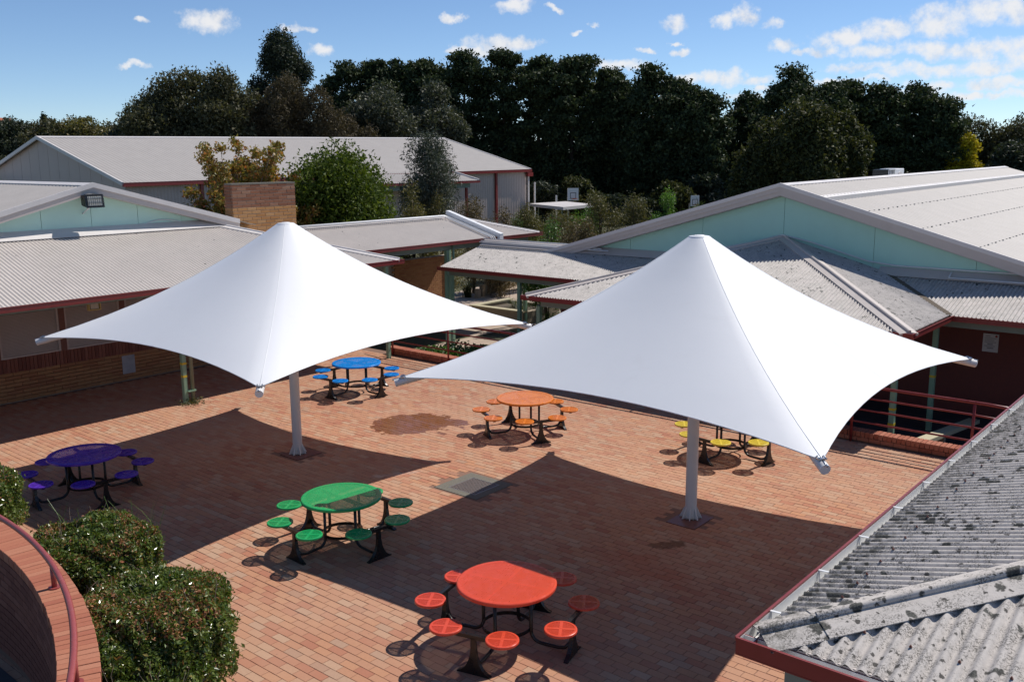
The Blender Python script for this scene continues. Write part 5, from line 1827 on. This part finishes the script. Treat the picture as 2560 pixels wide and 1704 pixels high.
GG = 'gum trees beyond the hall'
gum('gum_tree', -37.0, 95, 11.0, 3.4, 'low bushy gum at the left end of the tree mass behind the hall ridge', 1, 'dark_gum_leaves', group=GG, low=0.1)
gum('gum_tree', -31.6, 92, 13.9, 4.9, 'broad olive gum with domed crown behind the hall ridge at left', 2, group=GG, n=16000, low=0.05, nl=40)
gum('gum_tree', -26.4, 90, 13.8, 3.9, 'rounded olive gum right of the broad domed gum behind the hall', 3, group=GG, n=12000, low=0.05, nl=34)
gum('gum_tree', -24.91, 105, 19.1, 3.3, 'tallest lone gum rising above every other tree at left', 4, 'dark_gum_leaves', group=GG, n=9500, low=0.42, nl=30, flat=1.1)
gum('gum_tree', -13.0, 100, 13.0, 4.3, 'grey green gum with speckled crown in front of the pines', 5, 'grey_gum_leaves', group=GG, n=13000, low=0.08, nl=40)
gum('gum_tree', -8.5, 103, 13.4, 4.0, 'grey green gum with taller crown just left of the pine row centre', 6, 'grey_gum_leaves', group=GG, n=13000, low=0.08, nl=40)
gum('gum_tree', -5.9, 101, 9.2, 2.7, 'small grey gum at the right end of the hall roof ridge', 7, 'grey_gum_leaves', group=GG, low=0.0)
gum('gum_tree', -14.9, 98, 9.9, 3.4, 'dark rounded gum low behind the hall ridge, before the speckled gum', 8, 'dark_gum_leaves', group=GG, low=0.0)
gum('gum_tree', -34.6, 95, 12.4, 4.0, 'olive gum filling the gap between the low bushy gum and the domed gum', 9, group=GG, n=12000, low=0.0)
gum('gum_tree', -29.2, 93, 13.6, 4.2, 'olive gum between the domed gum and its rounded neighbour', 10, group=GG, n=12000, low=0.0)
gum('gum_tree', -24.0, 92, 8.6, 3.4, 'low brown gum under the tallest lone gum', 11, 'casuarina_leaves', group=GG, low=0.0)
for k, (x, y, z, rd) in enumerate([(-20.5, 90, 13.1, 3.4), (-17.4, 90, 11.8, 3.1), (-15.2, 92, 9.6, 2.7), (-23.0, 90, 10.9, 2.8)]):
    gum('casuarina_tree', x, y, z, rd, ['brown green casuarina with plume lobes below the tallest gum', 'brownish casuarina right of the plumed one behind the hall', 'short brown casuarina next to the speckled gum', 'brown casuarina left of the plumed one, low behind the hall'][k],
        20 + k, 'casuarina_leaves', n=10000, low=0.0, nl=22, flat=1.7, cat='casuarina', group='brown casuarinas behind the hall', shell=0.4, asp=0.3)
for k, (x, y, z, rd) in enumerate([(21.11, 78, 8.2, 3.2), (23.4, 75, 9.4, 3.2), (26.34, 76, 8.8, 2.5)]):
    gum('cypress_tree', x, y, z, rd, ['left part of the big olive cypress clump above the right gable', 'tallest olive cypress of the clump above the right gable', 'yellow edged cypress at the right end of the olive clump'][k],
        30 + k, 'cypress_leaves', n=12000, low=0.0, nl=34, flat=1.4, cat='cypress', group='olive cypress clump above the right gable', shell=0.5)
gum('gum_tree', 52.94, 110, 9.8, 4.2, 'far gum behind the yellow wattle at right', 40, group='gums at the right edge', low=0.0)
gum('gum_tree', 57.6, 108, 9.8, 4.2, 'far gum at the right edge of the picture', 41, group='gums at the right edge', low=0.0)
gum('gum_tree', 48.6, 92, 6.6, 3.2, 'dark rounded gum standing in front of the yellow wattle at right', 42, 'dark_gum_leaves', group='gums at the right edge', low=0.0)
gum('gum_tree', 55.0, 96, 7.2, 3.2, 'brown green gum above the far right roof corner', 46, 'gum_leaves', group='gums at the right edge', low=0.0)
gum('wattle_tree', 47.4, 100, 7.5, 1.9, 'bright yellow flowering wattle at right', 43, 'wattle_flowers', n=3500, low=0.15, cat='wattle')
for k, (x, y, z, rd, lb) in enumerate([(-77.0, 150, 12.0, 3.6, 'dark round tree at the far left edge above the hall gable'), (-72.3, 150, 12.4, 1.3, 'slim upright tree second from the far left edge'),
                                       (-67.4, 150, 12.1, 3.2, 'flat topped far tree left of the tree mass'), (-60.0, 140, 9.4, 3.2, 'low olive far tree between the flat topped tree and the tree mass'),
                                       (-72.0, 138, 8.8, 3.4, 'yellow green far bush under the slim upright tree'), (-80, 138, 8.2, 3.6, 'green far bush at the left frame edge'), (-64.5, 142, 9.2, 3.0, 'dull green far bush under the flat topped tree'), (-54.5, 138, 8.6, 3.0, 'dark far bush where the left tree mass begins'),
                                       (-72, 118, 5.4, 4.0, 'dark near bush beside the left hall gable'), (-63, 116, 5.6, 4.0, 'second dark near bush above the left hall gable')]):
    gum('tree', x, y, z, rd, lb, 50 + k, ['dark_gum_leaves', 'dark_gum_leaves', 'gum_leaves', 'cypress_leaves', 'olive_shrub_leaves', 'laurel_leaves', 'cypress_leaves', 'dark_gum_leaves', 'dark_gum_leaves', 'gum_leaves'][k],
        n=3200, low=0.0 if k != 1 else 0.2, cat='tree', group='small trees on the far left hillside', size=0.55)
for k in range(16):
    gum('tree', -75 + 1.5 * k, 128 + 6 * math.sin(k * 2.1), 10.2 + 0.6 * math.sin(k * 1.9), 3.6, 'hillside bush, %s from the left in the band above the hall gable' % ORD[k], 500 + k, ['dark_gum_leaves', 'gum_leaves', 'olive_shrub_leaves', 'cypress_leaves'][(k * 7) % 4],
        n=2600, low=0.42, cat='bush', group='small bushes on the far left hillside', size=0.5, nl=22)
# dark understorey beneath the pines
k = 0
for x in np.arange(-14, 62, 3.4):
    yy = 97 + 5 * math.sin(x * 1.7)
    gum('bush', x, yy, FAR + 3.6 + 1.2 * math.sin(x * 2.3), 2.5, 'dark bush under the pines, %s from the left' % (ORD[k] if k < 20 else 'twenty-%s' % ORD[k - 20]), 400 + k, 'dark_gum_leaves' if k % 3 else 'cypress_leaves', n=2200, low=0.0, cat='bush', group='dark bushes under the pines', size=0.5, nl=12)
    k += 1
# a house roof glimpsed at the far left
hs = root('house', 'red roofed house just showing among the far left trees', 'house', (-86.5, 158, FAR))
MB().prism([(-92, 158, FAR), (-84.4, 158, FAR), (-84.4, 158, 8.8), (-92, 158, 8.8)], (0, 8, 0)).build('wall', 'trim_pale', hs)
MB().prism([(-93, 157.5, 8.8), (-84.0, 157.5, 8.8), (-86.0, 157.5, 12.4), (-93, 157.5, 12.4)], (0, 9, 0)).build('roof', 'kerb_brick', hs)

# ---- nearer trees and shrubs between the buildings
def autumn_tree():
    rng = np.random.default_rng(60)
    x, y, top = -9.65, 34.0, 6.5
    r = tree_root('autumn_tree', 'thin crowned tree with yellow and rusty leaves behind the brick chimney', 'tree', x, y, GROUND)
    tips, limbs = [], []
    for k in range(110):
        a = rng.uniform(0, 2 * math.pi)
        f = rng.uniform(0, 1)
        rad = 2.65 * math.sqrt(rng.uniform(0.05, 1)) * (1.0 if f < 0.6 else 1.25 - f * 0.6)
        p = Vector((x + rad * math.cos(a), y + rad * math.sin(a) * 0.8, 1.3 + f * (top - 1.2) * (1 - 0.16 * rad / 2.2)))
        s = Vector((x + rng.normal(0, 0.1), y + rng.normal(0, 0.1), 0.8 + rng.uniform(0, 2.4)))
        mid = (s + p) / 2 + Vector(rng.normal(0, 0.18, 3)) + UP * -0.1
        limbs.append([(s, 0.035), (mid, 0.022), (p, 0.008)])
        tips += [p, (mid + p) / 2, (mid * 0.3 + p * 0.7)]
    trunk([(Vector((x, y, GROUND - 0.1)), 0.13), (Vector((x, y, 1.2)), 0.09), (Vector((x, y, 3.2)), 0.05)], r, 'pale_bark', limbs)
    lob = [(t.x, t.y, t.z, 0.30, 0.30, 0.24) for t in tips]
    crown('crown', lob, 34000, 0.125, 0.8, 'autumn_leaves', r, rng, 1.0)


autumn_tree()
# dense rounded evergreen
gum('laurel_tree', -6.5, 36.0, 6.25, 2.25, 'dense glossy dark green tree right of the brick chimney', 61, 'laurel_leaves', base=GROUND, n=20000, low=0.02, size=0.185, nl=120, flat=0.95, cat='tree', shell=0.35, spread=1.1)
gum('banksia_tree', -3.55, 40.0, 6.6, 1.45, 'grey green banksia in front of the hall roof', 62, 'banksia_leaves', base=GROUND, n=5000, low=0.42, size=0.17, nl=34, flat=1.3, cat='tree', asp=0.25, shell=0.6)
for k, (x, y, z, rd, mt, lb) in enumerate([
        (-3.9, 37.6, 4.7, 0.95, 'olive_shrub_leaves', 'yellow green shrub in front of the grey banksia'), (-2.9, 38.6, 4.2, 0.9, 'olive_shrub_leaves', 'lower yellow green shrub right of the banksia foot'),
        (-1.76, 43.0, 3.9, 1.05, 'brown_shrub_leaves', 'brown shrub before the hall end wall'), (-0.49, 42.0, 3.4, 0.95, 'brown_shrub_leaves', 'darker brown shrub right of the first brown one'),
        (0.6, 44.0, 3.5, 0.9, 'needle_shrub_leaves', 'wispy shrub at the hall corner'), (1.35, 34.0, 3.4, 0.85, 'ground_cover_leaves', 'rounded green shrub right of the middle walkway end'),
        (2.84, 36.0, 3.3, 0.75, 'brown_shrub_leaves', 'dark speckled shrub above the left foot of the right gable'), (4.39, 47.0, 3.9, 1.2, 'needle_shrub_leaves', 'spiky olive shrub below the basketball backboard'),
        (6.1, 48.0, 3.75, 1.3, 'needle_shrub_leaves', 'spiky olive shrub right of the one below the backboard'), (8.28, 50.0, 3.9, 0.95, 'bright_leaves', 'fresh bright green sapling above the right gable slope'),
        (-1.2, 47.5, 2.6, 1.2, 'brown_shrub_leaves', 'low dark shrub far behind the middle walkway'), (0.5, 47.0, 2.8, 1.2, 'bright_leaves', 'low fresh green shrub behind the middle walkway end'),
        (3.0, 44.0, 2.8, 1.3, 'brown_shrub_leaves', 'low brown shrub under the flat shelter'), (-5.0, 38.0, 2.6, 1.0, 'dark_gum_leaves', 'dark shrub between the glossy tree and banksia'),
        (1.3, 56.0, 2.35, 1.2, 'needle_shrub_leaves', 'olive shrub hiding the left legs of the flat shelter'), (2.9, 57.0, 2.35, 1.3, 'olive_shrub_leaves', 'yellow olive shrub hiding the middle of the flat shelter'), (4.6, 58.0, 2.35, 1.3, 'bright_leaves', 'fresh green shrub right of those before the flat shelter'),
        (7.4, 46.0, 2.5, 1.3, 'cypress_leaves', 'low olive shrub left of the bright sapling'), (10.2, 52.0, 3.0, 1.2, 'laurel_leaves', 'green bush right of the bright sapling'),
        (-11.2, 36.5, 3.9, 1.3, 'olive_shrub_leaves', 'olive bush left of the autumn tree')]):
    gum('shrub', x, y, z, rd, lb, 70 + k, mt, base=GROUND, n=2600, low=-0.1, size=0.13, nl=26, flat=1.1, cat='shrub', group='shrubs between the buildings', asp=0.3, shell=0.7)


# garden behind the railing: strappy clumps, leafy ground cover, timber beds
def strap_clump(x, y, z, rad, h, label, seed, m='strap_leaves', n=150):
    rng = np.random.default_rng(seed)
    r = root('strap_plant', label, 'plant', (x, y, z), 'strap leaved clumps in the lower garden')
    V, F, rn = [], [], []
    for k in range(n):
        a = rng.uniform(0, 2 * math.pi)
        L = h * rng.uniform(0.7, 1.15)
        out = rad * rng.uniform(0.3, 1.0)
        w = 0.012
        s = np.array([-math.sin(a), math.cos(a), 0]) * w
        b = np.array([x + rng.normal(0, 0.08), y + rng.normal(0, 0.08), z])
        i = len(V)
        for q in range(4):
            f = q / 3
            c = b + np.array([math.cos(a), math.sin(a), 0]) * out * f ** 1.6 + np.array([0, 0, L * (f - 0.45 * f ** 3)])
            ww = 1 - 0.8 * f
            V += [c - s * ww, c + s * ww]
        for q in range(3):
            F.append((i + 2 * q, i + 2 * q + 1, i + 2 * q + 3, i + 2 * q + 2))
        rn += [rng.random()] * 8
    link('blades', np_mesh('blades', V, F, rn, True, ORG[r]), r, m)


for k, (a, b, rd, h, mt, lb) in enumerate([(30.8, -28.4, 0.9, 1.2, 'strap_leaves', 'big strappy clump beside the garden path under the walkway'), (31.0, -31.5, 1.0, 1.1, 'strap_leaves', 'strappy clump behind the sleeper wall left of the green posts'),
                                           (32.3, -32.6, 1.0, 1.1, 'strap_leaves', 'farther strappy clump behind the sleeper wall'), (28.3, -23.4, 0.8, 1.2, 'strap_leaves', 'strappy plant growing from the timber box'), (27.6, -22.6, 0.7, 1.1, 'strap_leaves', 'second strappy plant at the end of the timber box'),
                                           (19.2, -16.6, 0.5, 0.75, 'dry_strap_leaves', 'dry grassy clump just behind the red railing'), (20.2, -16.9, 0.5, 0.6, 'strap_leaves', 'green grassy clump behind the dry one'), (33.0, -25.4, 0.8, 1.1, 'strap_leaves', 'strappy clump below the lean-to roof at right')]):
    p = W(a, b, GROUND)
    strap_clump(p.x, p.y, GROUND, rd, h, lb, 200 + k, mt, 190)


def ground_cover():
    rng = np.random.default_rng(91)
    n = 9000
    a, b = rng.uniform(18.5, 21.0, n), rng.uniform(-19.9, -13.5, n)
    hgt = GROUND + 0.30 + 0.32 * rng.random(n) + 0.12 * np.sin(a * 3) * np.cos(b * 2.6)
    P = a[:, None] * np.array(AX) + b[:, None] * np.array(BX) + np.array([0, 0, 1.0]) * hgt[:, None]
    V, F, r = leaf_quads(P, 0.11, 0.6, rng, np.tile([0, 0, 1.0], (n, 1)), 0.45)
    tag(link('ground_cover', np_mesh('ground_cover', V, F, r), None, 'ground_cover_leaves'), 'leafy green ground cover in the sunken bed behind the railing', 'ground cover', kind='stuff')


ground_cover()
tag(MB().gbox(18.35, 21.1, -20.2, -13.2, GROUND - 0.1, GROUND + 0.14).build('garden_bed', 'soil'), 'dark soil of the sunken bed behind the railing', kind='structure')


def timber_works():
    t = root('timber_planter', 'square timber sleeper planter box below the lean-to roof', 'planter', W(27.6, -23.4, GROUND))
    z0, z1 = GROUND, -0.15
    MB().gbox(26.75, 26.95, -24.5, -21.9, z0, z1).build('sleeper', 'timber', t, bevel=0.01)
    MB().gbox(26.95, 29.0, -24.5, -24.3, z0, z1).build('sleeper', 'timber', t, bevel=0.01)
    MB().gbox(26.95, 29.0, -22.1, -21.9, z0, z1).build('sleeper', 'timber', t, bevel=0.01)
    MB().gbox(28.8, 29.0, -24.3, -22.1, z0, z1).build('sleeper', 'timber', t, bevel=0.01)
    MB().gbox(26.95, 28.8, -24.3, -22.1, z0, z1 - 0.12).build('soil', 'soil', t)
    MB().gbox(26.70, 29.05, -24.56, -24.28, z1, z1 + 0.05).build('capping', 'pale_timber', t)
    MB().gbox(26.70, 26.98, -24.28, -21.85, z1, z1 + 0.05).build('capping', 'pale_timber', t)
    w = root('sleeper_wall', 'weathered timber sleeper retaining wall left of the green posts', 'retaining wall', W(29.5, -30.2, GROUND))
    for k in range(3):
        MB().bar(W(26.6, -31.4, GROUND + 0.12 + 0.235 * k), W(30.6, -29.4, GROUND + 0.12 + 0.235 * k), 0.10, 0.22).build('sleeper', 'timber', w, bevel=0.008)
    for f in (0.35, 0.7, 0.98):
        p = W(26.6 + 4 * f, -31.4 + 2 * f, 0)
        MB().obox(p - BX * -0.12 + UP * (GROUND + 0.36), AX * 0.08, BX * 0.06, UP * 0.37).build('upright', 'timber', w, bevel=0.008)
    s = root('stepped_timber_edge', 'row of upright timber posts stepping up beside the garden path', 'timber edging', W(32.5, -28.4, GROUND))
    for k in range(9):
        f = k / 8
        p = W(30.9 + 3.8 * f, -27.9 - 1.1 * f, 0)
        h = (0.42, 0.55, 0.75, 1.0, 1.08, 1.08, 1.0, 1.05, 1.0)[k]
        MB().obox(p + UP * (GROUND + h / 2), AX * 0.11, BX * 0.10, UP * (h / 2)).build('post', 'timber', s, bevel=0.01)
    MB().bar(W(32.6, -28.8, GROUND + 0.45), W(35.6, -29.5, GROUND + 0.45), 0.08, 0.85).build('boards', 'timber', s)


timber_works()


# ---- clipped hedges in the foreground
def rounded_box_points(c, hx, hy, top, rz, n, rng, p=2.6, depth=0.20):
    """points near the surface of a rounded box standing on the ground, with bumps"""
    d = rng.normal(size=(n * 2, 3))
    d[:, 2] = np.where(d[:, 2] < -0.5, -d[:, 2], d[:, 2])
    d /= (np.abs(d) ** p).sum(1)[:, None] ** (1 / p)
    d = d[:n]
    nrm = np.sign(d) * np.abs(d) ** (p - 1)
    hz = top / 2
    L = d * np.array([hx, hy, hz])
    bumps = 1 + 0.08 * np.sin(d[:, 0] * 5 + c[0]) * np.cos(d[:, 1] * 6 + c[1]) + 0.06 * np.sin(d[:, 2] * 7 + d[:, 0] * 4) + 0.03 * np.sin(d[:, 0] * 17 + d[:, 1] * 13) + np.where(rng.random(n) < 0.04, 0.09 * rng.random(n), 0)
    L *= (bumps * (1 - depth * rng.random(n) ** 1.4))[:, None]
    ca, sa = math.cos(rz), math.sin(rz)
    P = np.stack([c[0] + ca * L[:, 0] - sa * L[:, 1], c[1] + sa * L[:, 0] + ca * L[:, 1], c[2] + hz + L[:, 2]], 1)
    N = nrm / np.array([hx, hy, hz])
    N /= np.linalg.norm(N, axis=1)[:, None]
    N = np.stack([ca * N[:, 0] - sa * N[:, 1], sa * N[:, 0] + ca * N[:, 1], N[:, 2]], 1)
    return P, N


def hedge(name, label, x, y, hx, hy, top, rz, seed, n=26000, m='hedge_leaves', size=0.050, dry=0.11, cat='hedge', core=True):
    rng = np.random.default_rng(seed)
    r = root(name, label, cat, (x, y, 0), 'clipped shrubs along the curved wall')
    P, N = rounded_box_points((x, y, 0.02), hx, hy, top, rz, n, rng)
    V, F, rn = leaf_quads(P, size, 0.5, rng, N, 0.30, 0.55)
    link('foliage', np_mesh('foliage', V, F, rn, False, ORG[r]), r, m)
    if dry > 0:
        k = int(n * dry)
        P, N = rounded_box_points((x, y, 0.02), hx * 0.98, hy * 0.98, top, rz, k * 4, rng, depth=0.05)
        top_only = P[:, 2] > top * 0.86
        P, N = P[top_only], N[top_only]
        patch = np.sin(P[:, 0] * 5.1 + seed) + np.cos(P[:, 1] * 4.3) + rng.normal(0, 0.5, len(P)) > 0.1
        P, N = P[patch], N[patch]
        V, F, rn = leaf_quads(P, size * 0.9, 0.45, rng, N, 0.2)
        link('dry_leaves', np_mesh('dry_leaves', V, F, rn, False, ORG[r]), r, 'hedge_dry_leaves')
    if core:
        # lumpy bark-coloured core, added inside to block light through the leaves
        Pc, Nc = rounded_box_points((x, y, 0.02), hx * 0.80, hy * 0.80, top * 0.88, rz, 1400, rng, depth=0.5)
        mb_v, mb_f, mr = leaf_quads(Pc, 0.20, 0.5, rng, Nc, 0.6)
        link('light_block_core', np_mesh('light_block_core', mb_v, mb_f, mr, False, ORG[r]), r, 'bark')
    tw = MB()
    for k in range(46):
        a, q = rng.uniform(0, 2 * math.pi), math.sqrt(rng.uniform(0, 1)) * 0.85
        ux, uy = hx * q * math.cos(a), hy * q * math.sin(a)
        b = Vector((x + math.cos(rz) * ux - math.sin(rz) * uy, y + math.sin(rz) * ux + math.cos(rz) * uy, top * 0.9))
        t = b + Vector((rng.normal(0, 0.07), rng.normal(0, 0.07), rng.uniform(0.12, 0.24)))
        tw.tube([b, (b + t) / 2 + Vector(rng.normal(0, 0.015, 3)), t], [0.003, 0.0025, 0.0015], 4, False)
    tag(tw.build('bare_twigs', 'pale_bark', r), kind='stuff')
    return r


hedge('clipped_hedge', 'largest clipped glossy hedge with browned top, beside the curved wall', -3.86, 9.22, 0.84, 1.04, 1.12, R(17), 301, 52000)
hedge('clipped_hedge', 'middle clipped glossy hedge between the purple table and the largest hedge', -5.22, 11.08, 0.72, 0.94, 1.08, R(38), 302, 38000)
hedge('clipped_hedge', 'clipped glossy hedge cut off by the left frame edge', -8.20, 13.10, 0.88, 1.12, 1.08, R(43), 303, 28000, dry=0.04)
hedge('low_shrub', 'bright leaved low shrub at the bottom edge below the largest hedge', -3.35, 7.70, 0.78, 0.46, 0.84, R(-5), 304, 9000, 'low_shrub_leaves', 0.075, 0.0, 'shrub')
# a few long grass blades grow through the middle hedge
def tall_grass():
    rng = np.random.default_rng(333)
    r = root('grass_tuft', 'long green grass blades growing up through the middle hedge', 'grass', (-5.0, 11.2, 0))
    V, F, rn = [], [], []
    for k in range(40):
        base = np.array([rng.choice([-5.75, -5.15, -4.75]) + rng.normal(0, 0.12), 11.4 + rng.normal(0, 0.15), 0.75])
        a = rng.uniform(0, 2 * math.pi)
        L, o = rng.uniform(0.3, 0.6), rng.uniform(0.05, 0.35)
        s = np.array([-math.sin(a), math.cos(a), 0]) * 0.006
        i = len(V)
        for q in range(4):
            f = q / 3
            c = base + np.array([math.cos(a), math.sin(a), 0]) * o * f ** 2 + np.array([0, 0, L * f])
            V += [c - s * (1 - 0.8 * f), c + s * (1 - 0.8 * f)]
        for q in range(3):
            F.append((i + 2 * q, i + 2 * q + 1, i + 2 * q + 3, i + 2 * q + 2))
        rn += [rng.random()] * 8
    link('blades', np_mesh('blades', V, F, rn, True, ORG[r]), r, 'ground_cover_leaves')
    g = root('weed_tuft', 'small green weed at the foot of the striped veranda post', 'weed', W(11.45, -19.3, 0))
    rng = np.random.default_rng(5)
    P = np.array(tuple(W(11.45, -19.28, 0.05))) + rng.normal(0, 1, (260, 3)) * np.array([0.13, 0.13, 0.04])
    P[:, 2] = np.abs(P[:, 2])
    V, F, rn = leaf_quads(P, 0.07, 0.3, rng)
    link('leaves', np_mesh('leaves', V, F, rn, False, ORG[g]), g, 'strap_leaves')


tall_grass()
